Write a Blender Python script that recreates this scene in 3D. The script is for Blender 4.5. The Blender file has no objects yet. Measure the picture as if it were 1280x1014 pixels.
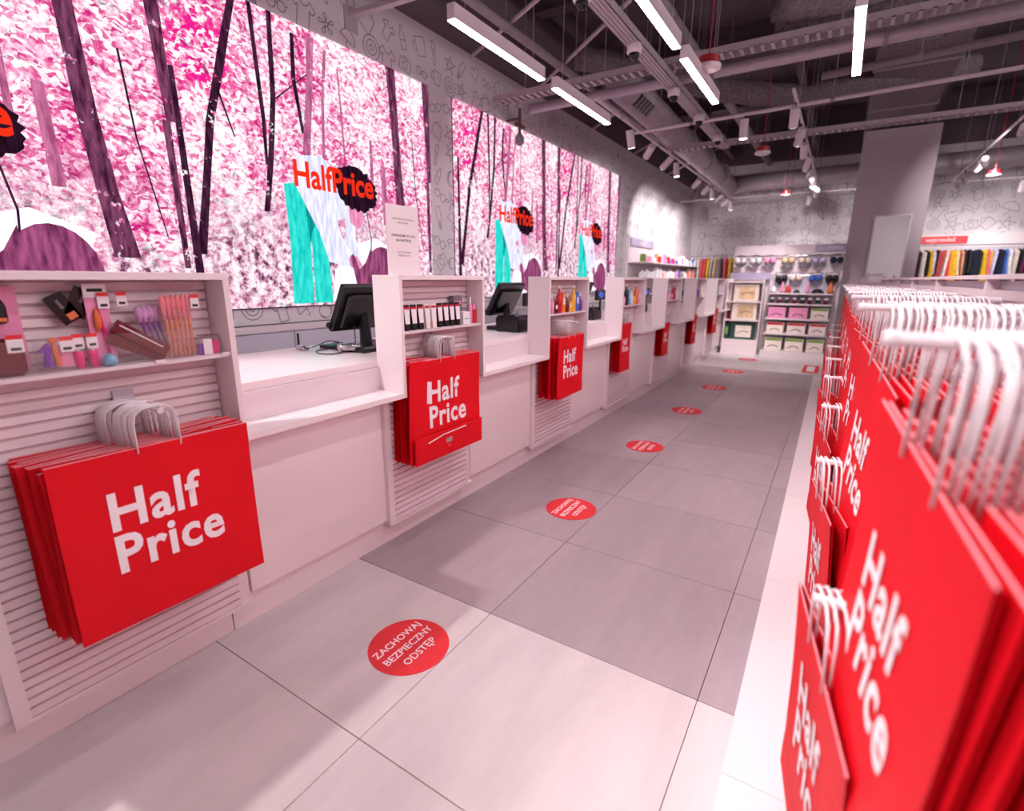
import bpy, bmesh, math, random
from mathutils import Vector, Matrix
PI = math.pi
random.seed(7)
C = bpy.context.scene.collection
sc = bpy.context.scene

# ------------------------------------------------------------------ camera
cam_d = bpy.data.cameras.new('camera')
cam_d.sensor_width = 36.0
cam_d.lens = 634.4 / 1280 * 36.0
cam_d.clip_start = 0.02
cam = bpy.data.objects.new('camera', cam_d); C.objects.link(cam)
def cam_rows(pitch, yaw, roll):
    p, y, r = (math.radians(v) for v in (pitch, yaw, roll))
    f = Vector((math.sin(y)*math.cos(p), math.cos(y)*math.cos(p), math.sin(p)))
    rt = Vector((math.cos(y), -math.sin(y), 0)); u = rt.cross(f)
    c, s = math.cos(r), math.sin(r)
    return c*rt + s*u, -s*rt + c*u, f
rt, up, fw = cam_rows(-14.10, -32.13, 0.32)
m = Matrix(((rt.x, up.x, -fw.x, 0), (rt.y, up.y, -fw.y, 0), (rt.z, up.z, -fw.z, 1.5), (0, 0, 0, 1)))
cam.matrix_world = m
cam_d.dof.use_dof = True; cam_d.dof.focus_distance = 2.5; cam_d.dof.aperture_fstop = 1.6
sc.camera = cam

# ------------------------------------------------------------------ world, exposure
w = bpy.data.worlds.new('world'); sc.world = w; w.use_nodes = True
w.node_tree.nodes['Background'].inputs[0].default_value = (0.9, 0.78, 0.82, 1)
w.node_tree.nodes['Background'].inputs[1].default_value = 0.05
sc.view_settings.view_transform = 'Standard'; sc.view_settings.look = 'None'
sc.view_settings.gamma = 1.0; sc.view_settings.use_curve_mapping = False
sc.view_settings.exposure = 0.22
SCREEN = .98        # brightness of the LED walls
TUBE = 36.0          # brightness of the linear lamps
def area(name, loc, size, sy, energy, rot=(0, 0, 0), col=(1, .91, .93)):
    l = bpy.data.lights.new(name, 'AREA'); l.shape = 'RECTANGLE'; l.size = size; l.size_y = sy
    l.energy = energy; l.color = col
    o = bpy.data.objects.new(name, l); C.objects.link(o); o.location = loc; o.rotation_euler = rot
    return o
def spot(name, loc, target, energy, angle=50, blend=.6, col=(1, .93, .93), r=.04):
    l = bpy.data.lights.new(name, 'SPOT'); l.energy = energy; l.spot_size = math.radians(angle)
    l.spot_blend = blend; l.color = col; l.shadow_soft_size = r
    o = bpy.data.objects.new(name, l); C.objects.link(o); o.location = loc
    o.rotation_euler = (Vector(target)-Vector(loc)).to_track_quat('-Z', 'Y').to_euler()
    return o
# unseen shop lamps around the photographer (the rows go on), plus added fill lights
area('lamp_row_light', (-1.1, -2.2, 3.3), .6, 3.5, 12)
area('lamp_row_light', (2.2, 2.0, 3.3), .5, 5.0, 60)
spot('unseen_spot', (-1.3, .4, 3.3), (.2, .9, 1.0), 130, 50, .7, r=.06)
area('added_ceiling_wash', (4.2, 6.0, 3.9), 2.5, 5.0, 520, rot=(PI, 0, 0))  # added upward light to lift the dark ceiling, no known lamp
area('added_wall_fill', (5.2, 4.5, 3.6), 5.0, .8, 80, rot=(PI/2-.1, 0, PI/2))  # added sideways fill brightening the left wall and upper room
spot('unseen_spot', (-2.6, .15, 3.3), (-1.1, 1.35, 0), 190, 64, .5, r=.035)
spot('unseen_spot', (-2.75, 4.4, 3.3), (-1.6, 5.2, 0), 60, 60, .6, r=.04)
area('added_ceiling_wash', (-1.5, -2.5, 3.9), 3.5, 2.0, 80, rot=(PI, 0, 0))  # second added uplight for the ceiling, behind the camera
spot('unseen_spot', (3.0, -1.0, 3.3), (1.2, -5, 2.2), 260, 80, .8, r=.1)  # added to brighten the wall that the column mirror reflects
spot('unseen_spot', (-.95, -1.1, 3.3), (.35, 1.3, 1.1), 230, 60, .7, r=.08)
spot('unseen_spot', (-1.0, 2.0, 3.3), (.3, 3.6, 1.0), 120, 60, .7, r=.08)

# ------------------------------------------------------------------ material helpers
def lin(c):
    return tuple(((v/255)/12.92 if v/255 <= .04045 else ((v/255+.055)/1.055)**2.4) for v in c)
MATS = {}
def mat(name, col, rough=.5, metal=0, noise=.04, scale=8, bump=0, emit=0, spec=.5, bscale=60, trans=0):
    if name in MATS: return MATS[name]
    M = bpy.data.materials.new(name); M.use_nodes = True; nt = M.node_tree
    b = nt.nodes['Principled BSDF']; c = lin(col)
    b.inputs['Roughness'].default_value = rough; b.inputs['Metallic'].default_value = metal
    b.inputs['Specular IOR Level'].default_value = spec
    if trans:
        b.inputs['Transmission Weight'].default_value = trans; b.inputs['IOR'].default_value = 1.3
    tc = nt.nodes.new('ShaderNodeTexCoord')
    n = nt.nodes.new('ShaderNodeTexNoise'); n.inputs['Scale'].default_value = scale; n.inputs['Detail'].default_value = 4
    nt.links.new(tc.outputs['Object'], n.inputs['Vector'])
    r = nt.nodes.new('ShaderNodeValToRGB')
    r.color_ramp.elements[0].position = .3; r.color_ramp.elements[1].position = .7
    r.color_ramp.elements[0].color = tuple(v*(1-noise) for v in c)+(1,)
    r.color_ramp.elements[1].color = tuple(min(1, v*(1+noise)) for v in c)+(1,)
    nt.links.new(n.outputs['Fac'], r.inputs['Fac']); nt.links.new(r.outputs['Color'], b.inputs['Base Color'])
    if bump:
        n2 = nt.nodes.new('ShaderNodeTexNoise'); n2.inputs['Scale'].default_value = bscale; n2.inputs['Detail'].default_value = 5
        bp = nt.nodes.new('ShaderNodeBump'); bp.inputs['Strength'].default_value = bump; bp.inputs['Distance'].default_value = .01
        nt.links.new(tc.outputs['Object'], n2.inputs['Vector'])
        nt.links.new(n2.outputs['Fac'], bp.inputs['Height']); nt.links.new(bp.outputs['Normal'], b.inputs['Normal'])
    if emit:
        b.inputs['Emission Color'].default_value = c+(1,); b.inputs['Emission Strength'].default_value = emit
    MATS[name] = M; return M
def emis(name, col, s):
    if name in MATS: return MATS[name]
    M = bpy.data.materials.new(name); M.use_nodes = True; nt = M.node_tree
    nt.nodes.remove(nt.nodes['Principled BSDF'])
    e = nt.nodes.new('ShaderNodeEmission'); e.inputs[0].default_value = lin(col)+(1,); e.inputs[1].default_value = s
    nt.links.new(e.outputs[0], nt.nodes['Material Output'].inputs[0])
    MATS[name] = M; return M

white = mat('white laminate', (240, 224, 227), .32, noise=.012, scale=2)
white_d = mat('white painted metal', (228, 212, 217), .4, noise=.02)
slatm = mat('pale ribbed laminate', (234, 214, 219), .45, noise=.02)
grey_l = mat('pale grey laminate', (205, 198, 210), .45, noise=.02)
black = mat('black plastic', (22, 21, 24), .35, noise=.2, scale=30)
blackg = mat('gloss black plastic', (14, 13, 16), .15, noise=.2)
red = mat('red paper', (224, 10, 30), .55, noise=.05, scale=5, bump=.12, bscale=35, spec=.2)
redprint = mat('red print', (226, 40, 50), .5)
paperw = mat('white twisted paper', (238, 226, 230), .7, noise=.05, scale=60)
printw = mat('white print', (246, 236, 240), .55, noise=.01)
darkc = mat('dark ceiling slab', (104, 90, 97), .9, noise=.2, scale=1.5, bump=.3, bscale=12)
darkw = mat('dark painted upper wall', (104, 88, 94), .9, noise=.08, scale=1)
steel = mat('pale galvanised steel', (190, 174, 183), .45, metal=.15, noise=.08, scale=12)
steel_d = mat('dull grey steel', (150, 134, 142), .6, metal=.1, noise=.12, scale=6)
insul = mat('sprayed fireproofing', (122, 108, 114), .95, noise=.35, scale=30, bump=.9, bscale=45)
silver = mat('silver duct foil', (176, 162, 170), .5, metal=.2, noise=.1, scale=5, bump=.3, bscale=20)
redm = mat('red enamel', (170, 28, 40), .4)
lens = emis('lamp lens', (255, 250, 248), 9)
tube = emis('linear lamp diffuser', (255, 244, 248), TUBE)
chrome = mat('chrome', (200, 195, 200), .2, metal=.9)

def wall_mat(name, a, b_):
    M = mat(name, a, .8, noise=.03, scale=1.5, bump=.08, bscale=80); return M
wallp = wall_mat('white wallpaper', (222, 212, 217), 0)
doodle = mat('grey printed line', (136, 126, 136), .8, noise=.15, scale=20)

# floor tile materials (two porcelain colours)
def tile_mat(name, col):
    M = mat(name, col, .42, noise=.0, scale=3)
    nt = M.node_tree; b = nt.nodes['Principled BSDF']; c = lin(col)
    tc = nt.nodes.new('ShaderNodeTexCoord'); g = nt.nodes.new('ShaderNodeNewGeometry')
    n = nt.nodes.new('ShaderNodeTexNoise'); n.inputs['Scale'].default_value = 1.7; n.inputs['Detail'].default_value = 8; n.inputs['Roughness'].default_value = .65
    mp = nt.nodes.new('ShaderNodeMapping'); mp.inputs['Scale'].default_value = (3.5, .8, 1)
    nt.links.new(g.outputs['Position'], mp.inputs['Vector']); nt.links.new(mp.outputs['Vector'], n.inputs['Vector'])
    r = nt.nodes.new('ShaderNodeValToRGB')
    r.color_ramp.elements[0].position = .32; r.color_ramp.elements[1].position = .68
    r.color_ramp.elements[0].color = tuple(v*.9 for v in c)+(1,); r.color_ramp.elements[1].color = tuple(v*1.07 for v in c)+(1,)
    nt.links.new(n.outputs['Fac'], r.inputs['Fac'])
    o = nt.nodes.new('ShaderNodeObjectInfo'); mx = nt.nodes.new('ShaderNodeMix'); mx.data_type = 'RGBA'; mx.blend_type = 'MULTIPLY'
    mr = nt.nodes.new('ShaderNodeMapRange'); mr.inputs['To Min'].default_value = .94; mr.inputs['To Max'].default_value = 1.04
    nt.links.new(o.outputs['Random'], mr.inputs['Value'])
    cmb = nt.nodes.new('ShaderNodeCombineColor')
    for i in range(3): nt.links.new(mr.outputs['Result'], cmb.inputs[i])
    mx.inputs['Factor'].default_value = 1
    nt.links.new(r.outputs['Color'], mx.inputs['A']); nt.links.new(cmb.outputs['Color'], mx.inputs['B'])
    nt.links.new(mx.outputs['Result'], b.inputs['Base Color'])
    n3 = nt.nodes.new('ShaderNodeTexNoise'); n3.inputs['Scale'].default_value = 90; n3.inputs['Detail'].default_value = 3
    nt.links.new(g.outputs['Position'], n3.inputs['Vector'])
    bp = nt.nodes.new('ShaderNodeBump'); bp.inputs['Strength'].default_value = .12; bp.inputs['Distance'].default_value = .004
    nt.links.new(n3.outputs['Fac'], bp.inputs['Height']); nt.links.new(bp.outputs['Normal'], b.inputs['Normal'])
    return M
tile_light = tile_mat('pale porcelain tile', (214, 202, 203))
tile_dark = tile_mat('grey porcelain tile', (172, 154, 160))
grout = mat('dark grout', (96, 84, 88), .9)

# ------------------------------------------------------------------ mesh helpers
class MB:
    def __init__(s): s.v = []; s.f = []
    def add(s, vs, fs):
        n = len(s.v); s.v += [tuple(p) for p in vs]; s.f += [tuple(n+i for i in f) for f in fs]; return s
    def box(s, x0, x1, y0, y1, z0, z1):
        return s.add([(x0,y0,z0),(x1,y0,z0),(x1,y1,z0),(x0,y1,z0),(x0,y0,z1),(x1,y0,z1),(x1,y1,z1),(x0,y1,z1)],
              [(3,2,1,0),(4,5,6,7),(0,1,5,4),(1,2,6,5),(2,3,7,6),(3,0,4,7)])
    def rbox(s, c, h, R):          # centre, half sizes, rotation matrix
        vs = [Vector(c)+R@Vector((sx*h[0], sy*h[1], sz*h[2])) for sz in (-1,1) for sx, sy in ((-1,-1),(1,-1),(1,1),(-1,1))]
        return s.add(vs, [(3,2,1,0),(4,5,6,7),(0,1,5,4),(1,2,6,5),(2,3,7,6),(3,0,4,7)])
    def cyl(s, p0, p1, r0, r1=None, n=12, caps=True):
        p0 = Vector(p0); p1 = Vector(p1); r1 = r0 if r1 is None else r1
        d = (p1-p0).normalized(); a = d.orthogonal().normalized(); b = d.cross(a)
        vs = [p0+(a*math.cos(t)+b*math.sin(t))*r0 for t in [2*PI*i/n for i in range(n)]]
        vs += [p1+(a*math.cos(t)+b*math.sin(t))*r1 for t in [2*PI*i/n for i in range(n)]]
        fs = [(i, (i+1)%n, n+(i+1)%n, n+i) for i in range(n)]
        if caps: fs += [tuple(range(n-1, -1, -1)), tuple(range(n, 2*n))]
        return s.add(vs, fs)
    def tube(s, pts, r, n=6):
        pts = [Vector(p) for p in pts]; k = len(pts); vs = []; fs = []
        t = (pts[1]-pts[0]).normalized(); a = t.orthogonal().normalized()
        for i, p in enumerate(pts):
            t = (pts[min(i+1,k-1)]-pts[max(i-1,0)]).normalized()
            a = (a - t*a.dot(t)).normalized(); b = t.cross(a)
            rr = r[i] if isinstance(r, (list, tuple)) else r
            vs += [p+(a*math.cos(q)+b*math.sin(q))*rr for q in [2*PI*j/n for j in range(n)]]
        for i in range(k-1):
            for j in range(n): fs.append((i*n+j, i*n+(j+1)%n, (i+1)*n+(j+1)%n, (i+1)*n+j))
        fs += [tuple(range(n-1,-1,-1)), tuple((k-1)*n+j for j in range(n))]
        return s.add(vs, fs)
    def lathe(s, prof, c, n=16, axis='z'):
        vs = []; fs = []; k = len(prof)
        for (r, z) in prof:
            for j in range(n):
                q = 2*PI*j/n; p = (r*math.cos(q), r*math.sin(q), z)
                if axis == 'x': p = (z, r*math.cos(q), r*math.sin(q))
                if axis == 'y': p = (r*math.cos(q), z, -r*math.sin(q))
                vs.append((c[0]+p[0], c[1]+p[1], c[2]+p[2]))
        for i in range(k-1):
            for j in range(n): fs.append((i*n+j, i*n+(j+1)%n, (i+1)*n+(j+1)%n, (i+1)*n+j))
        fs += [tuple(range(n-1,-1,-1)), tuple((k-1)*n+j for j in range(n))]
        return s.add(vs, fs)
    def prism(s, poly, axis, a0, a1):   # poly in the plane across axis; (x,z) for 'y', (y,z) for 'x', (x,y) for 'z'
        def P(p, a):
            return {'x': (a, p[0], p[1]), 'y': (p[0], a, p[1]), 'z': (p[0], p[1], a)}[axis]
        n = len(poly); vs = [P(p, a0) for p in poly]+[P(p, a1) for p in poly]
        return s.add(vs, [tuple(range(n-1,-1,-1)), tuple(range(n, 2*n))]+[(i, (i+1)%n, n+(i+1)%n, n+i) for i in range(n)])
    def mesh(s, name, m, smooth=False, bevel=0):
        me = bpy.data.meshes.new(name); me.from_pydata(s.v, [], s.f)
        bm = bmesh.new(); bm.from_mesh(me); bmesh.ops.recalc_face_normals(bm, faces=bm.faces)
        if bevel:
            bmesh.ops.bevel(bm, geom=list(bm.edges), offset=bevel, segments=1, affect='EDGES')
        bm.to_mesh(me); bm.free()
        if smooth:
            for p in me.polygons: p.use_smooth = True
        if m: me.materials.append(m)
        return me
def wloc(o):
    v = Vector((0, 0, 0))
    while o: v += o.location; o = o.parent
    return v
def obj(name, mb, m, parent=None, smooth=False, local=False, bevel=0, loc=None):
    me = mb if isinstance(mb, bpy.types.Mesh) else mb.mesh(name, m, smooth, bevel)
    o = bpy.data.objects.new(name, me); C.objects.link(o)
    if parent:
        o.parent = parent
        if not local: o.location = -wloc(parent)
    if loc is not None: o.location = loc
    return o
def tag(o, label=None, cat=None, group=None, kind=None):
    if label: o['label'] = label
    if cat: o['category'] = cat
    if group: o['group'] = group
    if kind: o['kind'] = kind
    return o
def thing(name, label, cat, loc=(0,0,0), group=None, rot=None):
    o = bpy.data.objects.new(name, None); C.objects.link(o); o.location = loc; o.empty_display_size = .1
    if rot: o.rotation_euler = rot
    return tag(o, label, cat, group)
def struct(name, mb, m, parent=None):
    o = obj(name, mb, m, parent)
    if not parent: o['kind'] = 'structure'
    return o
def text_mesh(body, size, m, bold=0, align='CENTER', res=3, spacing=1.0, line=1.0, extrude=0, cut=0, width=1.0):
    cu = bpy.data.curves.new('lettering', 'FONT'); cu.body = body; cu.size = size; cu.align_x = align; cu.align_y = 'CENTER'
    cu.resolution_u = res; cu.offset = bold*size; cu.space_character = spacing; cu.space_line = line; cu.extrude = extrude
    t = bpy.data.objects.new('lettering', cu); C.objects.link(t)
    dg = bpy.context.evaluated_depsgraph_get(); dg.update()
    me = bpy.data.meshes.new_from_object(t.evaluated_get(dg)); bpy.data.objects.remove(t)
    for v in me.vertices: v.co.x *= width
    me.materials.clear(); me.materials.append(m)
    if cut:
        bm = bmesh.new(); bm.from_mesh(me)
        xs = [v.co.x for v in bm.verts]; ys = [v.co.y for v in bm.verts]
        for ax, (a, b) in enumerate(((min(xs), max(xs)), (min(ys), max(ys)))):
            q = a+cut
            while q < b:
                co = [0,0,0]; no = [0,0,0]; co[ax] = q; no[ax] = 1
                bmesh.ops.bisect_plane(bm, geom=bm.verts[:]+bm.edges[:]+bm.faces[:], plane_co=co, plane_no=no); q += cut
        bm.to_mesh(me); bm.free()
    return me
def xf(me, fn):
    for v in me.vertices: v.co = fn(v.co.x, v.co.y, v.co.z)
    return me
ORDN = ['first','second','third','fourth','fifth','sixth','seventh','eighth','ninth','tenth','eleventh','twelfth','thirteenth','fourteenth','fifteenth','sixteenth','seventeenth','eighteenth','nineteenth','twentieth']
ORDN += ['twenty-'+o for o in ORDN[:9]]+['thirtieth']+['thirty-'+o for o in ORDN[:9]]
ORD = ['nearest','second','third','fourth','fifth','sixth','seventh','eighth','ninth','tenth','eleventh','twelfth']

# ------------------------------------------------------------------ room shell
struct('floor', MB().box(-4, 7, -5, 16.5, -.12, -.012), grout)
floor = bpy.data.objects['floor']
tme_l = MB().box(-.4585, .4585, -.3865, .3865, -.012, 0).mesh('floor_tile', tile_light)
tme_d = MB().box(-.4585, .4585, -.3865, .3865, -.012, 0).mesh('floor_tile', tile_dark)
for i in range(-3, 4):
    for j in range(-2, 21):
        x = -1.62+.92*i; y = .897+.3875+.777*(j-1)
        if x < -2.7 and j > 15 or y > 16.3: continue
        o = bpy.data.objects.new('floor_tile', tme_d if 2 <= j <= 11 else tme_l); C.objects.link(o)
        o.parent = floor; o.location = (x, y, 0)
struct('wall_left', MB().box(-4.2, -4, -5, 16.5, 0, 4.02), wallp)
struct('trim_1', MB().box(-4.2, -4.0, -5, 16.5, 4.02, 5.4), darkw)
struct('wall_back', MB().box(-4.2, 7.2, 16.5, 16.7, 0, 4.6), wallp)
struct('trim_2', MB().box(-4.2, 7.2, 16.5, 16.7, 4.6, 5.4), darkw)
struct('wall_right', MB().box(7, 7.2, -5, 16.5, 0, 5.4), wallp)
struct('wall_front', MB().box(-4.2, 7.2, -5.2, -5, 0, 5.4), wallp)
struct('ceiling', MB().box(-4.2, 7.2, -5.2, 16.7, 5.4, 5.6), darkc)

# ---- wallpaper line drawings (flat print on the wall, everyday goods in outline)
def arc(cx, cy, r, a0, a1, n, ry=None):
    ry = r if ry is None else ry
    return [(cx+r*math.cos(a0+(a1-a0)*i/n), cy+ry*math.sin(a0+(a1-a0)*i/n)) for i in range(n+1)]
def doodles():
    D = []
    D.append([arc(0,0,.4,0,2*PI,14), arc(0,0,.25,0,2*PI,10), arc(0,0,.1,0,2*PI,6)])                       # plate
    D.append([[(-.15,-.45),(-.15,.1),(-.06,.25),(-.06,.42),(.06,.42),(.06,.25),(.15,.1),(.15,-.45),(-.15,-.45)], [(-.15,-.1),(.15,-.1)]])  # bottle
    D.append([[(-.42,-.2),(-.4,.1),(-.2,.12),(-.05,.0),(.2,-.06),(.42,-.12),(.42,-.22),(-.42,-.22)], [(-.1,.02),(0,.12)], [(.02,-.02),(.1,.08)]])  # shoe
    D.append([[(0,-.35),(-.35,.05)]+arc(-.18,.1,.18,PI,0,6)+arc(.18,.1,.18,PI,0,6)+[(.35,.05),(0,-.35)]])    # heart
    D.append([[(-.3,-.3),(-.24,.2),(.24,.2),(.3,-.3),(-.3,-.3)], arc(0,.2,.13,0,PI,7)])                     # bag
    D.append([[(-.18,.4),(-.4,.2),(-.28,.08),(-.2,.16),(-.2,-.4),(.2,-.4),(.2,.16),(.28,.08),(.4,.2),(.18,.4)], arc(0,.4,.18,PI,2*PI,6)])  # shirt
    D.append([[(.4*math.cos(PI/2+k*PI*4/5), .4*math.sin(PI/2+k*PI*4/5)) for k in range(6)]])                # star
    D.append([arc(-.2,0,.17,0,2*PI,10), arc(.2,0,.17,0,2*PI,10), arc(0,.02,.05,0,PI,4), [(-.37,.02),(-.45,.1)], [(.37,.02),(.45,.1)]])  # glasses
    D.append([[(-.28,.3),(-.22,-.3),(.18,-.3),(.24,.3),(-.28,.3)], arc(.24,.02,.16,-PI/2,PI/2,7)])           # mug
    D.append([[(-.12,.45),(-.14,-.05),(-.03,-.4),(.0,.0),(.03,-.4),(.14,-.05),(.12,.45),(-.12,.45)]])       # trousers
    D.append([arc(0,0,.08,0,2*PI,7)]+[[(.08*math.cos(a),.08*math.sin(a)),(.3*math.cos(a-.25),.3*math.sin(a-.25)),(.36*math.cos(a),.36*math.sin(a)),(.3*math.cos(a+.25),.3*math.sin(a+.25)),(.08*math.cos(a),.08*math.sin(a))] for a in [k*2*PI/5 for k in range(5)]])  # flower
    D.append([[(-.06,-.45),(-.06,.05),(-.1,.1),(-.08,.42),(.08,.42),(.1,.1),(.06,.05),(.06,-.45),(-.06,-.45)], [(-.1,.1),(.1,.1)]])  # brush
    D.append([[(-.35,-.25),(.35,-.25),(.35,.25),(-.35,.25),(-.35,-.25)], arc(0,0,.16,0,2*PI,10), [(-.15,.25),(-.1,.35),(.1,.35),(.15,.25)]])  # camera
    D.append([arc(0,0,.3,0,2*PI,12), arc(-.05,.02,.3,1.2,4.6,8), [(-.3,0),(-.1,.3)], [(.3,0),(.1,-.3)]])     # ball
    D.append([[(-.4,-.1)]+arc(0,-.1,.4,PI,0,9)+[(.4,-.1),(-.4,-.1)], [(0,.3),(0,.38)], [(0,-.1),(0,-.35),(.08,-.4),(.12,-.33)]])  # umbrella
    D.append([[(-.4,.1),(-.1,.12),(.1,-.02),(.35,.0),(.4,.12),(.32,.3)], [(-.4,.1),(-.38,-.05),(.3,-.2),(.3,-.35)], [(-.36,-.05),(-.36,-.3)]])  # heeled shoe
    return D
DD = doodles()
def wallprint(name, parent, place, u0, u1, v0, v1, skip, step=.27, lw=.0035):
    mb = MB(); rows = int((v1-v0)/step); cols = int((u1-u0)/step)
    for a in range(cols):
        for b in range(rows):
            u = u0+(a+.5+random.uniform(-.15,.15))*step; v = v0+(b+.5+random.uniform(-.15,.15))*step
            if any(p[0] < u < p[1] and p[2] < v < p[3] for p in skip): random.random(); continue
            d = random.choice(DD); th = random.uniform(-.7, .7); sc_ = step*random.uniform(.85, 1.25); fl = random.choice((-1,1))
            for st in d:
                pts = [(u+sc_*(fl*x*math.cos(th)-y*math.sin(th)), v+sc_*(fl*x*math.sin(th)+y*math.cos(th))) for x, y in st]
                for p, q in zip(pts, pts[1:]):
                    dx, dy = q[0]-p[0], q[1]-p[1]; L = math.hypot(dx, dy) or 1
                    nx, ny = -dy/L*lw, dx/L*lw
                    mb.add([place(p[0]+nx,p[1]+ny), place(p[0]-nx,p[1]-ny), place(q[0]-nx,q[1]-ny), place(q[0]+nx,q[1]+ny)], [(0,1,2,3)])
    o = obj(name, mb, doodle, parent); o['kind'] = 'stuff'
wallprint('wallpaper_drawings', bpy.data.objects['wall_left'], lambda u, v: (-3.9985, u, v), -.5, 16.4, 1.1, 4.0,
          [(-.5,4.45,1.4,3.35),(5.15,10.15,1.4,3.35),(12,16.5,1.3,2.1)], step=.235, lw=.004)
wallprint('wallpaper_drawings', bpy.data.objects['wall_back'], lambda u, v: (u, 16.4985, v), -3.9, 4.2, 1.6, 4.5, [], step=.34, lw=.005)

# ------------------------------------------------------------------ LED screens
def leaf_mat():
    M = bpy.data.materials.new('screen picture of pink leaves'); M.use_nodes = True; nt = M.node_tree; N = nt.nodes.new; L = nt.links.new
    nt.nodes.remove(nt.nodes['Principled BSDF'])
    tc = N('ShaderNodeTexCoord')
    def noise(s, d=4, ro=.6, vec=None, dist=0):
        n = N('ShaderNodeTexNoise'); n.inputs['Scale'].default_value = s; n.inputs['Detail'].default_value = d
        n.inputs['Roughness'].default_value = ro; n.inputs['Distortion'].default_value = dist
        L(vec or tc.outputs['Object'], n.inputs['Vector']); return n.outputs['Fac']
    def math_(op, a, b=None, c=None):
        x = N('ShaderNodeMath'); x.operation = op
        for i, v in enumerate((a, b, c)):
            if v is None: continue
            if isinstance(v, (int, float)): x.inputs[i].default_value = v
            else: L(v, x.inputs[i])
        return x.outputs[0]
    def ramp(v, els):
        r = N('ShaderNodeValToRGB'); e = r.color_ramp.elements
        while len(e) < len(els): e.new(.5)
        for k, (p, c) in enumerate(els):
            e[k].position = p; e[k].color = tuple(lin(c))+(1,)
        L(v, r.inputs['Fac']); return r.outputs['Color']
    def mix(f, a, b):
        x = N('ShaderNodeMix'); x.data_type = 'RGBA'
        L(f, x.inputs['Factor'])
        for i, v in ((6, a), (7, b)):
            if isinstance(v, tuple): x.inputs[i].default_value = tuple(lin(v))+(1,)
            else: L(v, x.inputs[i])
        return x.outputs[2]
    vo = N('ShaderNodeTexVoronoi'); vo.inputs['Scale'].default_value = 36
    mp = N('ShaderNodeMapping'); mp.inputs['Scale'].default_value = (1, .8, 1.35)
    ad = N('ShaderNodeVectorMath'); ad.operation = 'ADD'
    nz = N('ShaderNodeTexNoise'); nz.inputs['Scale'].default_value = 9; L(tc.outputs['Object'], nz.inputs['Vector'])
    sc2 = N('ShaderNodeVectorMath'); sc2.operation = 'SCALE'; sc2.inputs['Scale'].default_value = .12; L(nz.outputs['Color'], sc2.inputs[0])
    L(tc.outputs['Object'], ad.inputs[0]); L(sc2.outputs[0], ad.inputs[1]); L(ad.outputs[0], mp.inputs['Vector']); L(mp.outputs[0], vo.inputs['Vector'])
    sep = N('ShaderNodeSeparateColor'); L(vo.outputs['Color'], sep.inputs[0])
    sx = N('ShaderNodeSeparateXYZ'); L(tc.outputs['Object'], sx.inputs[0])
    big = noise(1.6, 3); mid = noise(6, 5, .65); fine = noise(26, 3, .6)
    cell = sep.outputs[0]
    v = math_('ADD', math_('MULTIPLY', cell, .42), math_('ADD', math_('MULTIPLY', mid, .75), math_('MULTIPLY', big, .75)))
    v = math_('ADD', v, math_('MULTIPLY', math_('SUBTRACT', fine, .5), .6))
    leaf = ramp(math_('SUBTRACT', v, .44), [(.26, (250,255,253)), (.44, (246,226,238)), (.54, (242,176,206)), (.66, (228,104,160)), (.80, (196,36,118))])
    # lower part: paler, mint white leaves with dark gaps between them
    low = math_('MULTIPLY', ramp_v(N, L, sx.outputs[2], 1.0, .45), ramp_v(N, L, noise(1.1, 2), .36, .5))
    gaps = ramp(noise(15, 4, .7), [(.38, (70,38,62)), (.46, (206,140,172)), (.52, (240,212,226)), (.62, (250,250,248)), (.72, (235,140,180))])
    col = mix(low, leaf, gaps)
    # bright magenta bough in the upper left of each picture
    fy = math_('SUBTRACT', sx.outputs[1], .24); fz = math_('SUBTRACT', sx.outputs[2], 1.75)
    d = math_('ADD', math_('MULTIPLY', math_('MULTIPLY', fy, fy), 9), math_('MULTIPLY', math_('MULTIPLY', fz, fz), 7))
    bough = math_('MULTIPLY', ramp_v(N, L, d, .9, .25), ramp_v(N, L, math_('ADD', mid, math_('MULTIPLY', cell, .25)), .58, .66))
    col = mix(bough, col, (232, 30, 140))
    # fine dark twigs seen between the leaves
    tw = ramp_v(N, L, noise(8, 6, .8, None, 1.2), .43, .36)
    col = mix(math_('MULTIPLY', tw, .75), col, (112, 40, 84))
    e = N('ShaderNodeEmission'); e.inputs[1].default_value = SCREEN; L(col, e.inputs[0]); L(e.outputs[0], nt.nodes['Material Output'].inputs[0])
    return M
def ramp_v(N, L, v, a, b):
    mr = N('ShaderNodeMapRange'); mr.inputs['From Min'].default_value = a; mr.inputs['From Max'].default_value = b
    L(v, mr.inputs['Value']); return mr.outputs['Result']
leafm = leaf_mat()
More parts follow.
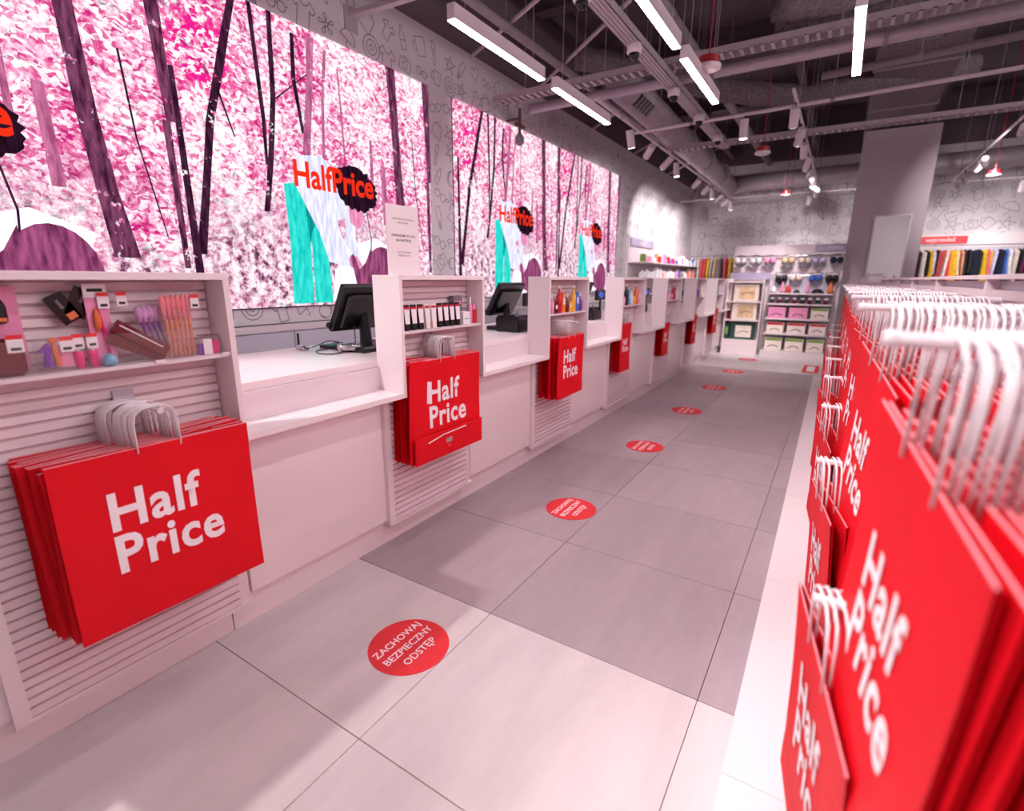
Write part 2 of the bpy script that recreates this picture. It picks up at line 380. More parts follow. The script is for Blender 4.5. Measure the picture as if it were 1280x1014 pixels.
def emis_bark(name, a, b, s, leafy=0):
    M = bpy.data.materials.new(name); M.use_nodes = True; nt = M.node_tree; nt.nodes.remove(nt.nodes['Principled BSDF'])
    tc = nt.nodes.new('ShaderNodeTexCoord'); mp = nt.nodes.new('ShaderNodeMapping'); mp.inputs['Scale'].default_value = (1, 1, .25)
    n = nt.nodes.new('ShaderNodeTexNoise'); n.inputs['Scale'].default_value = 30; n.inputs['Detail'].default_value = 5
    r = nt.nodes.new('ShaderNodeValToRGB'); e = r.color_ramp.elements
    e[0].position = .35; e[0].color = lin(a)+(1,); e[1].position = .65; e[1].color = lin(b)+(1,)
    em = nt.nodes.new('ShaderNodeEmission'); em.inputs[1].default_value = s
    L = nt.links.new
    L(tc.outputs['Object'], mp.inputs[0]); L(mp.outputs[0], n.inputs['Vector']); L(n.outputs['Fac'], r.inputs[0]); L(r.outputs[0], em.inputs[0])
    if leafy:
        n2 = nt.nodes.new('ShaderNodeTexNoise'); n2.inputs['Scale'].default_value = 9; n2.inputs['Detail'].default_value = 6; n2.inputs['Roughness'].default_value = .7
        L(tc.outputs['Object'], n2.inputs['Vector'])
        mr = nt.nodes.new('ShaderNodeMapRange'); mr.inputs['From Min'].default_value = .60; mr.inputs['From Max'].default_value = .63; L(n2.outputs['Fac'], mr.inputs['Value'])
        tr = nt.nodes.new('ShaderNodeBsdfTransparent'); ms = nt.nodes.new('ShaderNodeMixShader')
        L(mr.outputs['Result'], ms.inputs[0]); L(em.outputs[0], ms.inputs[1]); L(tr.outputs[0], ms.inputs[2]); L(ms.outputs[0], nt.nodes['Material Output'].inputs[0])
    else:
        L(em.outputs[0], nt.nodes['Material Output'].inputs[0])
    return M
bark = emis_bark('screen bark purple', (62, 22, 48), (132, 70, 104), 1.0, 1)
barkd = emis_bark('screen bark dark', (34, 12, 32), (78, 36, 62), 1.0, 1)
barkp = emis_bark('screen bark pink', (150, 70, 112), (205, 120, 160), 1.0, 1)
tealm = emis_bark('screen teal cloth', (20, 190, 182), (60, 226, 214), 1.0)
teald = emis_bark('screen teal shade', (8, 120, 120), (16, 160, 155), 1.0)
shirtm = emis_bark('screen pale shirt', (196, 200, 236), (244, 238, 252), 1.05)
hairm = emis_bark('screen black hair', (16, 8, 16), (48, 20, 40), 1.0)
skinm = emis_bark('screen mauve coat', (100, 40, 76), (168, 84, 130), 1.0)
skinp = emis_bark('screen pink skin', (214, 110, 160), (236, 160, 196), 1.0)
pathm = emis_bark('screen pale path', (238, 220, 240), (255, 250, 255), 1.1)
logom = emis('screen red lettering', (250, 52, 26), .85)
FR = Matrix.Identity(4)
def strip(mb, pts, wd, u1=2.6, x=0):
    mb.cuts = getattr(mb, 'cuts', [])+[len(mb.f)]
    for (a, b), (wa, wb) in zip(zip(pts, pts[1:]), zip(wd, wd[1:])):
        mb.add([(x, a[0]-wa/2, a[1]), (x, a[0]+wa/2, a[1]), (x, b[0]+wb/2, b[1]), (x, b[0]-wb/2, b[1])], [(0,1,2,3)])
def poly(mb, pts, x=0): mb.add([(x, p[0], p[1]) for p in pts], [tuple(range(len(pts)))])
PT = {}
def picture_parts():
    a = MB(); strip(a, [(2.06,2.2),(2.09,1.7),(2.11,1.2),(2.15,.75),(2.2,.36)], [.12,.10,.11,.12,.15])
    strip(a, [(2.555,2.2),(2.57,1.7),(2.585,1.25)], [.1,.08,.06])
    strip(a, [(2.555,1.25),(2.56,.3)], [.05,.04])
    b = MB(); strip(b, [(.52,2.2),(.44,1.95),(.37,1.71),(.25,1.32),(.18,.95),(.07,.40)], [.05,.06,.065,.06,.055,.07])
    strip(b, [(.33,1.55),(.42,1.25)], [.02,.012])
    strip(b, [(.64,2.2),(.67,1.42),(.66,1.1)], [.035,.035,.025]); strip(b, [(.8,2.2),(.77,1.6),(.7,1.15),(.62,.75)], [.04,.045,.05,.05])
    strip(b, [(.79,1.6),(1.15,1.9)], [.018,.012]); strip(b, [(.99,2.12),(.97,1.8),(1.02,1.4)], [.035,.04,.03])
    strip(b, [(1.04,.9),(1.06,.3)], [.02,.01]); strip(b, [(.03,1.6),(.04,.2)], [.035,.06])
    strip(b, [(1.62,1.1),(1.7,.6),(1.66,.2)], [.012,.012,.008]); strip(b, [(2.33,1.6),(2.36,1.1),(2.46,.5)], [.014,.012,.008])
    c = MB(); strip(c, [(1.16,2.15),(1.12,1.8),(1.05,1.35),(1.03,1.15)], [.07,.065,.075,.08]); strip(c, [(1.3,2.1),(1.24,1.7),(1.21,1.25)], [.03,.03,.03])
    strip(c, [(1.76,1.5),(1.75,.95)], [.03,.04]); strip(c, [(1.9,1.3),(1.91,.75)], [.06,.07]); strip(c, [(1.42,2.0),(1.44,1.3)], [.018,.02])
    t = MB(); poly(t, [(.79,.98),(.96,1.02),(1.0,.62),(.985,.02),(.78,.02),(.80,.55)]); poly(t, [(.97,.95),(1.05,.9),(1.12,.66),(1.18,.36),(1.19,.02),(1.0,.02),(1.01,.5)])
    d = MB(); poly(d, [(.965,.95),(1.04,.86),(1.085,.72),(1.02,.62),(1.0,.52)])
    s = MB(); poly(s, [(.9,.98),(.93,1.22),(1.17,1.26),(1.34,1.15),(1.42,1.0),(1.46,.86),(1.40,.78),(1.30,.74),(1.33,.62),(1.42,.5),(1.5,.38),(1.38,.34),(1.18,.38),(1.1,.62)])
    poly(s, [(1.4,.85),(1.52,.84),(1.5,.6),(1.56,.42),(1.48,.38),(1.38,.58)])
    h = MB()
    cx, cz = 1.55, 1.04; pts = []
    rr = random.Random(3)
    for k in range(44):
        q = 2*PI*k/44; r = (1.0 if k % 2 else .92)*rr.uniform(.92, 1.05)
        pts.append((cx+.265*r*math.cos(q), cz+.2*r*math.sin(q)-.03*math.cos(q)))
    for k in range(44): h.add([(0, cx, cz), (0,)+pts[k], (0,)+pts[(k+1)%44]], [(0,1,2)])
    g = MB(); cx, cz = 1.82, .22; pts = [(cx+.24*math.cos(q), cz+.32*math.sin(q)) for q in [2*PI*k/24 for k in range(24)] if math.sin(q) > -.75]
    poly(g, pts); poly(g, [(1.42,.44),(1.46,.46),(1.52,.32),(1.6,.38),(1.68,.52),(1.7,.3),(1.62,.06),(1.5,.1)])
    k_ = MB(); poly(k_, [(1.44,.88),(1.6,.9),(1.63,.78),(1.54,.68),(1.45,.74)]); poly(k_, [(1.4,.42),(1.5,.44),(1.56,.36),(1.5,.3),(1.42,.34)])
    p_ = MB(); poly(p_, [(1.19,.03),(1.24,.3),(1.5,.55),(1.75,.62),(2.05,.5),(1.95,.25),(2.0,.03)])
    for n, mb, m_, x in (('printed_path', p_, pathm, .001), ('printed_trunks', b, barkd, .002), ('printed_trunks', c, barkp, .0025), ('printed_trunks', a, bark, .003),
                    ('printed_trousers', t, tealm, .005), ('printed_trousers', d, teald, .0055), ('printed_shirt', s, shirtm, .006), ('printed_face', k_, skinp, .0065),
                    ('printed_hair', h, hairm, .007), ('printed_coat', g, skinm, .008)):
        for i, v in enumerate(mb.v): mb.v[i] = (x, v[1], v[2])
        cuts = getattr(mb, 'cuts', [0])+[len(mb.f)] if n == 'printed_trunks' else list(range(len(mb.f)+1))
        if n == 'printed_hair': cuts = [0, len(mb.f)]
        for a_, b_ in zip(cuts, cuts[1:]):
            q_ = MB(); 
            for f_ in mb.f[a_:b_]: q_.add([mb.v[i] for i in f_], [tuple(range(len(f_)))])
            n1 = n[:-1] if n == 'printed_trunks' else n
            PT[n+str(x)+str(a_)] = (n1, q_.mesh(n1, m_))
picture_parts()
logo = text_mesh('HalfPrice', .285, logom, bold=.028, res=4, width=.84)
logo = xf(logo, lambda x, y, z: (0.011, x, y))
panel_me = MB().box(-.045, 0, 0, 2.6, 0, 2.2).mesh('picture_panel', leafm)
def led_screen(y0, n, label):
    t = thing('led_screen', label, 'screen', (-3.95, y0, 1.255))
    fr = MB().box(-.05, -.046, -.012, 2.6*n+.012, -.012, 2.212)
    obj('casing', fr, black, t, local=True)
    for k in range(n):
        p = obj('picture_panel', panel_me, None, t, local=True, loc=(0, 2.6*k, 0))
        for key, (nm, me) in PT.items():
            obj(nm, me, None, p, local=True, loc=(0, 0, 0))
        obj('lettering', logo, None, p, local=True, loc=(0, 1.315, 1.07))
led_screen(-.62, 2, 'large bright LED screen of a pink forest on the wall above the nearest tills')
led_screen(5.05, 2, 'LED screen of a pink forest farther along the wall, past the strip of drawn wallpaper')

# low wall cabinets behind the tills
k = 0
for j in range(0, 11):
    y = .0+.9*j
    t = thing('wall_cabinet', 'low pale grey cabinet door under the screens, %s from the camera' % ORD[j], 'cabinet', (-3.9, y, 0), 'low cabinets along the screen wall')
    obj('body', MB().box(-4.0, -3.915, y, y+.9, 0, 1.115), grey_l, t)
    d = obj('door', MB().box(-3.915, -3.897, y+.004, y+.896, .03, 1.045), grey_l, t, bevel=.002)
    obj('handle', MB().box(-3.899, -3.888, y+.02, y+.035, .93, 1.03), black, d).location = (0, 0, 0)
    obj('ledge', MB().box(-4.0, -3.89, y, y+.9, 1.06, 1.115), white_d, t)

# ------------------------------------------------------------------ checkout counter line
B = [.31+1.6*k for k in range(8)]
XF = -1.87
tag(obj('worktop', MB().box(-2.86, -2.062, -1.5, 13.0, 1.03, 1.067), white, bevel=.002), 'long white worktop running behind the display boxes of the tills', 'worktop')
for k in range(-1, 8):
    y0 = (B[k] if k >= 0 else -1.29)+.74; y1 = y0+.86
    nm = 'left of' if k >= 0 else 'near'
    t = thing('checkout_counter', ('white checkout counter section right after the %s slatted display' % ORD[k]) if k >= 0 else 'white checkout counter section at the left edge, before the nearest display',
              'counter', (-2.1, y0, 0), 'white counter sections')
    obj('front_panel', MB().box(-2.04, -2.01, y0+.01, y1-.01, .15, .885), white, t, bevel=.002)
    obj('upper_panel', MB().box(-2.08, -2.062, y0, y1, .91, 1.03), white, t)
    obj('ledge', MB().box(-2.08, XF, y0+.0005, y1-.0005, .88, .906), white, t)
    obj('carcass', MB().box(-2.8, -2.045, y0, y1, .1, 1.03), white_d, t)
    obj('plinth', MB().box(-2.3, -2.04, y0-.07, y1+.665, 0, .148), white, t)
# slat profile
def slat_me(y0, y1, name, m, h=.035, proud=.014, back=0):
    p = [(back, 0), (back+proud*.6, 0), (back+proud, .003), (back+proud*.75, h-.008), (back+proud*.4, h-.0065), (back, h-.0065)]
    return MB().prism(p, 'y', y0, y1).mesh(name, m)
slat_shared = slat_me(.03, .715, 'slat', slatm)
trayplastic = mat('clear acrylic', (250, 235, 240), .05, noise=0)
trayplastic.node_tree.nodes['Principled BSDF'].inputs['Alpha'].default_value = .04
for k, b in enumerate(B):
    t = thing('slatted_display', 'white box framed ribbed display at the tills, %s from the camera' % ORD[k], 'display', (-2.0, b, 0), 'ribbed displays between the tills')
    obj('backboard', MB().box(-2.055, -2.004, b+.002, b+.735, .88, 1.487), slatm, t)
    obj('lower_backboard', MB().box(-2.055, -2.004, b-.04, b+.735, .125, .879), slatm, t)
    obj('edge_trim', MB().box(-2.004, -1.985, b-.04, b+.0, .12, .885), white, t)
    obj('bottom_trim', MB().box(-2.004, -1.987, b, b+.735, .118, .134), white, t)
    n = 39
    for j in range(n):
        z = .134+j*.0347
        o = bpy.data.objects.new('slat', slat_shared); C.objects.link(o); o.parent = t
        o.location = (-2.004+2.0, 0, z)
        if z < .87: o.location.y = -.03; o.scale.y = 1.01
    fr = MB()
    fr.box(-2.062, XF, b, b+.74, 1.488, 1.512)
    obj('box_top', fr, white, t, bevel=.001)
    obj('box_side', MB().box(-2.062, XF, b, b+.022, .88, 1.488), white, t, bevel=.001)
    obj('box_side', MB().box(-2.062, XF, b+.718, b+.74, .88, 1.488), white, t, bevel=.001)
    sh = obj('shelf', MB().box(-1.99, -1.885, b+.024, b+.716, 1.212, 1.224), white_d, t)
    if k == 0:
        ac = obj('acrylic_lip', MB().box(-1.889, -1.886, b+.03, b+.712, 1.224, 1.325), trayplastic, sh)
        ac.location = (0, 0, 0)
        for yy in (.78, 1.0):
            obj('clip', MB().box(-1.887, -1.88, yy, yy+.03, 1.218, 1.23), white, sh).location = (0, 0, 0)
    # hook for the carrier bags
PR = [  # yc, zprong, dz, w, h, xfront, n
    (.71, 1.10, .118, .575, .575, -1.785, 15), (2.245, 1.175, .115, .60, .57, -1.85, 13), (3.80, 1.16, .115, .50, .5, -1.81, 10),
    (5.29, 1.15, .11, .30, .52, -1.88, 8), (6.88, 1.05, .11, .28, .44, -1.89, 7), (8.48, 1.06, .11, .28, .46, -1.89, 7),
    (10.14, 1.08, .11, .40, .45, -1.9, 6), (11.68, 1.05, .11, .28, .42, -1.89, 6)]
disp = [o for o in C.objects if o.name.startswith('slatted_display')]
for (yc, zp, dz, w_, h_, xfr, n), t in zip(PR, disp):
    mb = MB().cyl((-1.995, yc, zp-.006), (xfr+.04, yc, zp-.006), .006, n=8)
    mb.cyl((xfr+.04, yc, zp-.006), (xfr+.048, yc, zp-.006), .01, n=8)
    p = obj('prong', mb, white_d, t)
    obj('hook_plate', MB().box(-1.992, -1.982, yc-.03, yc+.03, zp-.05, zp+.03), grey_l, p).location = (0, 0, 0)

# ------------------------------------------------------------------ paper carrier bags
def bulge(y, z, w, h): return .006*math.sin(7*z+1.3)*math.cos(2.4*y)+.012*((z)/h)**2*0
def bag_body(w, h, dz, t=.006, seed=0):
    mb = MB(); NZ = 10; NY = 10; rr = random.Random(seed); a1, a2 = rr.uniform(-.006, .006), rr.uniform(-.005, .005)
    def off(y, z): return .005*math.sin(7*z+seed)*math.cos(2.4*y+seed)+a1*math.sin(3*y)+a2*z/h
    rings = []
    for i in range(NZ+1):
        z = -dz-h*i/NZ; f = 1.0 if i not in (8,) else .5
        ring = []
        for j in range(NY+1):
            y = -w/2+w*j/NY; ring.append((off(y, z+dz)+t/2*f, y, z))
        ring.append((off(w/2, z+dz), w/2-.028, z))
        for j in range(NY, -1, -1):
            y = -w/2+w*j/NY; ring.append((off(y, z+dz)-t/2*f, y, z))
        ring.append((off(-w/2, z+dz), -w/2+.028, z))
        rings.append(ring)
    n = len(rings[0]); vs = [p for r in rings for p in r]
    fs = [(i*n+j, i*n+(j+1)%n, (i+1)*n+(j+1)%n, (i+1)*n+j) for i in range(NZ) for j in range(n)]
    fs += [tuple(NZ*n+j for j in range(n))]
    # top left open with a folded rim just inside
    mb.add(vs, fs)
    return mb, off
def handle_mb(dz, wd=.062, x=0):
    pts = [(x, -wd, -dz-.02), (x*1.3, -wd, -.045), (x*1.3, -wd*.88, -.016), (x*1.2, -wd*.5, 0.0), (x*1.2, 0, .003), (x*1.2, wd*.5, 0.0), (x*1.3, wd*.88, -.016), (x*1.3, wd, -.045), (x, wd, -dz-.02)]
    return MB().tube(pts, .0027, 5)
BAG = {}
rimm = mat('pale cut paper edge', (240, 150, 160), .6)
def bag_meshes(key, w, h, dz, seed):
    k = (key, seed)
    if k in BAG: return BAG[k]
    mb, off = bag_body(w, h, dz, seed=seed)
    body = mb.mesh('body', red)
    h1 = handle_mb(dz, min(.062, w*.16), .005).mesh('handle', paperw, True); h2 = handle_mb(dz, min(.062, w*.16), -.005).mesh('handle', paperw, True)
    s = min(w*.30, h*.30)
    tx = text_mesh('Half\nPrice', s, printw, bold=.026, res=3, line=.82, cut=.035, align='LEFT', width=.88, spacing=1.07)
    cxm = (max(v.co.x for v in tx.vertices)+min(v.co.x for v in tx.vertices))/2
    zc = -dz-h*.46
    tx = xf(tx, lambda x, y, z: (off(x-cxm, y-h*.46)+.0052, (x-cxm), y+zc))
    rm = MB()
    for j in range(6):
        ya, yb = -w/2+w*j/6, -w/2+w*(j+1)/6; xa, xb = off(ya, 0), off(yb, 0)
        rm.add([(xa+.0012, ya, -dz-.002), (xa+.0034, ya, -dz-.002), (xb+.0034, yb, -dz-.002), (xb+.0012, yb, -dz-.002), (xa+.0012, ya, -dz+.0008), (xa+.0034, ya, -dz+.0008), (xb+.0034, yb, -dz+.0008), (xb+.0012, yb, -dz+.0008)],
               [(3,2,1,0),(4,5,6,7),(0,1,5,4),(1,2,6,5),(2,3,7,6),(3,0,4,7)])
    rim = rm.mesh('rim', rimm)
    BAG[k] = (body, h1, h2, tx, rim); return BAG[k]
def make_bag(key, w, h, dz, seed, loc, rot, label, group, letter=True):
    body, h1, h2, tx, rim = bag_meshes(key, w, h, dz, seed)
    t = thing('paper_bag', label, 'bag', loc, group, rot)
    for nm, me in (('body', body), ('rim', rim), ('handle', h1), ('handle', h2)): obj(nm, me, None, t, local=True)
    if letter: obj('lettering', tx, None, t, local=True)
    return t
def stack(key, yc, zp, dz, w, h, xf_, xb, n, side, where, yaw=0, sy=0, tilt=0):
    """bags hanging one behind the other on a prong; side +1 faces +X, -1 faces -X"""
    rr = random.Random(hash((key, round(yc*100))) % 1000 + 5)
    rr = random.Random(int(abs(yc)*1000)+n+(500 if side < 0 else 0))
    for i in range(n):
        f = i/(n-1) if n > 1 else 0
        x = xf_+(xb-xf_)*f
        rx = tilt*(1-.7*f)+(0 if i == 0 else rr.uniform(-.03, .03))
        rz = yaw*(1-.3*f)+(0 if i == 0 else rr.uniform(-.05, .05))
        y = yc+(0 if i == 0 else rr.uniform(-.018, .018))
        if key == 'c0' and i: y -= .035*f; rx += (.045 if i == 2 else .012); x -= .004
        lab = ('red paper bag in front ' if i == 0 else 'red paper bag ')+where+('' if i == 0 else ', %s behind the front one' % ORDN[i-1])
        z = zp+(0 if i == 0 else rr.uniform(-.004, .002))
        seed = i % 4
        t = make_bag(key, w, h, dz, seed, (x, y, z), (rx, sy, rz+(PI if side < 0 else 0)), lab,
                 'red paper bags '+where, letter=(i < 2))
        if i == 0: first = t
    return first
names = ['on the nearest till display', 'on the second till display', 'on the third till display', 'on the fourth till display',
         'on the fifth till display', 'on the sixth till display', 'on the seventh till display', 'on the farthest till display']
firsts = []
for i, (yc, zp, dz, w_, h_, xfr, n) in enumerate(PR):
    firsts.append(stack('c%d' % i, yc, zp, dz, w_, h_, xfr, -1.972, n, 1, names[i], yaw=(-.01, -.015, .03, 0, 0, 0, 0, 0)[i]))
# the second display's front bag shows its folded bottom
f = firsts[1]; w_, h_, dz = .60, .57, .115
flap = MB().box(.0095, .0175, -w_/2-.004, w_/2+.004, -dz-h_-.004, -dz-h_*.74)
fl = obj('bottom_flap', flap, red, f, local=True, bevel=.002)
obj('printed_line', MB().prism([(-.2, -.575), (-.07, -.555), (.14, -.55), (.14, -.556), (-.07, -.561), (-.2, -.582)], 'x', .0176, .0184), printw, fl, local=True)
obj('barcode', MB().box(.0176, .0184, -.045, .005, -.615, -.588), mat('pale barcode', (170, 160, 150), .6, noise=.5, scale=300), fl, local=True)
obj('recycling_mark', MB().lathe([(.009, 0), (.009, .0008)], (.0176, -.02, -.635), 8, 'x'), mat('faint red mark', (235, 90, 100), .6), fl, local=True)
mbf = MB(); mbf.add([(.0186, -w_/2, -dz-h_*.74), (.0186, -w_/2+.10, -dz-h_*.86), (.0186, -w_/2, -dz-h_)], [(0, 1, 2)]); mbf.add([(.0176, -w_/2, -dz-h_*.74), (.0176, -w_/2+.10, -dz-h_*.86), (.0176, -w_/2, -dz-h_)], [(2, 1, 0)])
obj('corner_fold', mbf, red, fl, local=True)

# ------------------------------------------------------------------ right-hand gondola with bags
posts = [-.99+1.15*j for j in range(9)]+[8.62]
def gx(y): return -.100-.008*(y-1)
for j in range(len(posts)-1):
    y0, y1 = posts[j], posts[j+1]
    lab = 'white slatted gondola bay holding paper bags, %s from the camera along the right side' % ORD[j]
    t = thing('gondola_bay', lab, 'shelving', (.45, y0, 0), 'gondola bays on the right')
    obj('base', MB().prism([(gx(y0)+.0, y0+.001), (gx(y1), y1-.001), (.5, y1-.001), (.5, y0+.001)], 'z', 0, .12), white, t)
    obj('back_panel', MB().box(.47, .5, y0+.02, y1-.02, .12, 1.5), grey_l, t)
    obj('post', MB().box(.435, .47, y0-.018, y0+.018, .12, 1.505), white_d, t)
    me = MB().box(.452, .469, .02, y1-y0-.02, 0, .03).mesh('slat', white_d)
    for q in range(27):
        o = bpy.data.objects.new('slat', me); C.objects.link(o); o.parent = t; o.location = (-.45, 0, .14+q*.05)
    obj('top_rail', MB().box(.43, .52, y0, y1, 1.505, 1.52), white_d, t)
bays = [o for o in C.objects if o.name.startswith('gondola_bay')]
def bay_for(y):
    for j in range(len(posts)-1):
        if posts[j] <= y < posts[j+1]: return bays[j]
nR = [20, 18, 16, 13, 11, 9, 8, 7, 6, 5]
wh = ['nearest', 'second along', 'third along', 'fourth along', 'fifth along', 'sixth along', 'seventh along', 'eighth along', 'ninth along', 'farthest along']
for k in range(10):
    yc = .69+.8*k
    xs = .112-.003*k
    stack('r', yc, 1.445, .15, .43, .59, xs, .40, nR[k], -1, 'on the %s upper right hook' % ORD[k], yaw=.15 if k < 3 else .12, tilt=(-.14, -.17, -.06, -.1, -.04)[k % 5])
    t = bay_for(yc)
    mb = MB().cyl((.455, yc, 1.438), (xs-.058, yc, 1.438), .0085, n=10)
    mb.lathe([(.004, -.066), (.010, -.064), (.011, -.058), (.010, -.052)], (xs, yc, 1.438), 10, 'x')
    obj('prong', mb, white_d, t, smooth=False)
    if k < 9:
        yc = .93+.8*k; xs = (.052, .03, .02, .01, .0, -.01, -.01, -.015, -.02)[k]
        stack('l', yc, .975, .125, .46, .5, xs, .34, (12, 11, 8, 6, 5, 4, 4, 4, 3)[k], -1, 'on the %s lower right hook' % ORD[k], yaw=(.2, .14, .16)[k % 3], sy=.05, tilt=(-.05, .08, -.1)[k % 3])
        t = bay_for(yc)
        mb = MB().cyl((.455, yc, .968), (xs-.02, yc, .968), .0085, n=10)
        obj('prong', mb, white_d, t)

# ------------------------------------------------------------------ floor stickers
st = text_mesh('ZACHOWAJ\nBEZPIECZNY\nODSTĘP', .05, printw, bold=.012, res=2, line=1.25, width=.95)
st = xf(st, lambda x, y, z: (-y, x, .0024))
circ = MB().lathe([(.168, 0), (.168, .0018)], (0, 0, .0002), 40).mesh('disc', redprint)
for k in range(7):
    t = thing('floor_sticker', 'round red keep distance sticker on the floor tiles, %s from the camera' % ORD[k], 'sticker', (-1.33, 1.315+1.555*k, 0), 'round red floor stickers')
    obj('disc', circ, None, t, local=True); obj('lettering', st, None, t, local=True)
t = thing('floor_marking', 'red outlined square floor sticker beside the far end of the bag gondola', 'sticker', (-.22, 10.1, 0))
obj('frame', MB().box(-.14, .1, -.45, .45, .0002, .0016), redprint, t, local=True); obj('centre', MB().box(-.08, .04, -.3, .3, .0017, .0025), printw, t, local=True)

# ------------------------------------------------------------------ small goods in the display boxes
def col(name, c, rough=.45, **k): return mat(name, c, rough, **k)
pouchm = mat('clear plastic pouch', (240, 205, 220), .1, noise=.02); 
pb = pouchm.node_tree.nodes['Principled BSDF']; pb.inputs['Alpha'].default_value = .05
pink = col('hot pink plastic', (232, 30, 130), .3); lpink = col('pale pink plastic', (238, 150, 190), .35); purple = col('purple plastic', (120, 24, 165), .35)
gold = col('rose gold', (222, 132, 84), .3, metal=.3); orange = col('orange plastic', (236, 120, 60), .4); maroon = col('maroon card', (100, 12, 20), .35)
blue = col('blue plastic', (60, 110, 210), .4); lblue = col('pale blue plastic', (110, 175, 205), .4); yellow = col('yellow plastic', (245, 180, 60), .4)
cream = col('cream card', (240, 225, 215), .6); tagw = col('white price label', (240, 232, 236), .6); dred = col('red glossy plastic', (200, 36, 46), .3)
bristle = col('pink bristle', (238, 130, 138), .9, noise=.2, scale=80); lilac = col('lilac bristle', (205, 150, 200), .9, noise=.2, scale=80)
inkm = col('black ink', (40, 34, 40), .7); green = col('green print', (120, 160, 70), .6); dgreen = col('dark green card', (30, 70, 62), .6)
XS = -1.925; ZS = 1.2245
def price_tag(parent, y, z, x=XS+.012, w=.035, h=.055):
    w *= .8; h *= .82; z += .006
    p = obj('price_label', MB().box(x, x+.001, y-w/2, y+w/2, z, z+h), tagw, parent)
    for nm, mb, m_ in (('label_band', MB().box(x+.0008, x+.0018, y-w/2, y+w/2, z+h-.012, z+h), redprint), ('label_print', MB().box(x+.0008, x+.0018, y-w*.3, y+w*.32, z+.006, z+.014), inkm)):
        obj(nm, mb, m_, p).location = (0, 0, 0)
def pack(label, cat, y, z0=ZS): return thing(cat.replace(' ', '_'), label, cat.split('_')[-1].split(' ')[-1], (XS, y, z0))
# dark pouch at the far left
t = pack('dark maroon bags in a clear pouch at the left end of the nearest shelf', 'cosmetic pouch', .435)
obj('pouch', MB().box(XS-.03, XS+.012, .40, .475, ZS, 1.33), maroon, t, bevel=.012); price_tag(t, .455, 1.285, XS+.0125, .045, .06)
t = pack('dark rounded toiletry case leaning at the back left of the nearest shelf', 'toiletry case', .44)
obj('case', MB().prism([(.36, 1.36), (.36, 1.455), (.40, 1.465), (.45, 1.45), (.465, 1.42), (.465, 1.37)], 'x', XS-.05, XS-.028), black, t, bevel=.006)
obj('strip', MB().box(XS-.027, XS-.024, .37, .46, 1.375, 1.385), gold, t); obj('card', MB().box(XS-.056, XS-.051, .36, .495, 1.24, 1.47), lpink, t)
# mermaid pack
t = pack('purple and orange mermaid shaped brushes in a clear pack', 'brush set', .53)
obj('pouch', MB().box(XS-.012, XS+.012, .495, .58, ZS, 1.33), pouchm, t)
mb = MB().tube([(XS, .52, 1.24), (XS, .522, 1.27), (XS, .525, 1.29)], [.012, .009, .006], 8); mb.prism([(.50, 1.285), (.525, 1.31), (.548, 1.288), (.525, 1.278)], 'x', XS-.003, XS+.003)
obj('brush', mb, purple, t); mb = MB().tube([(XS, .545, 1.24), (XS, .542, 1.28), (XS, .54, 1.305)], [.008, .009, .006], 8); mb.lathe([(.004, 0), (.012, .006), (.012, .014), (.004, .02)], (XS, .54, 1.305), 8)
obj('brush', mb, orange, t); price_tag(t, .567, 1.275, XS+.0125, .04, .055)
obj('card', MB().box(XS-.006, XS-.002, .553, .585, 1.235, 1.30), lpink, t)
for q, y in enumerate((.595, .63)):
    t = pack('small hot pink bottle with a white cap and price tag, %s of the pair' % ('left' if q == 0 else 'right'), 'nail bottle', y)
    obj('bottle', MB().lathe([(.006, 0), (.010, .004), (.014, .04), (.014, .052), (.006, .054)], (XS, y, ZS), 10), pink, t, smooth=True)
    obj('cap', MB().lathe([(.007, .054), (.007, .082)], (XS, y, ZS), 10), tagw, t); price_tag(t, y, 1.275+.005)
t = pack('pale blue round sponge in a clear cup behind the shelf lip', 'sponge', .665)
obj('sponge', MB().lathe([(.004, 0), (.018, .004), (.02, .02), (.012, .036), (.003, .04)], (XS+.012, .668, ZS), 12), lblue, t, smooth=True)
# tall pink pack
t = pack('tall pink blister pack with a white hanging card and a pen shaped brush', 'blister pack', .665)
obj('card', MB().box(XS-.024, XS-.02, .64, .70, ZS, 1.475), lpink, t); obj('header', MB().box(XS-.02, XS-.017, .64, .70, 1.435, 1.475), tagw, t)
obj('slot', MB().box(XS-.017, XS-.0165, .65, .69, 1.452, 1.462), inkm, t)
obj('brush', MB().tube([(XS-.012, .682, 1.25), (XS-.012, .675, 1.33), (XS-.012, .668, 1.40)], [.003, .005, .003], 8), pink, t)
obj('brush_head', MB().lathe([(.002, 0), (.011, .02), (.009, .05), (.001, .075)], (XS-.012, .662, 1.33), 8), orange, t, smooth=True); price_tag(t, .685, 1.395, XS-.011, .038, .06)
# black pack with gold print
for q, (y, z, a) in enumerate(((.59, 1.405, .5), (.632, 1.42, -.45))):
    t = pack(('black hanging card pack tilted to the left, with gold print' if q == 0 else 'black hanging card pack tilted to the right behind the tall pink pack'), 'card pack', y, z)
    R = Matrix.Rotation(a, 3, 'X')
    obj('card', MB().rbox((XS-.035, y, z), (.004, .026, .045), R), blackg, t)
    if q == 0: obj('gold_print', MB().rbox((XS-.0295, y+.018, z-.022), (.001, .012, .01), R), gold, t)
    obj('slot', MB().rbox((XS-.0305, y-(.008 if q == 0 else -.008), z+.012), (.0008, .004, .014), R), mat('grey slot', (120, 110, 116), .6), t)
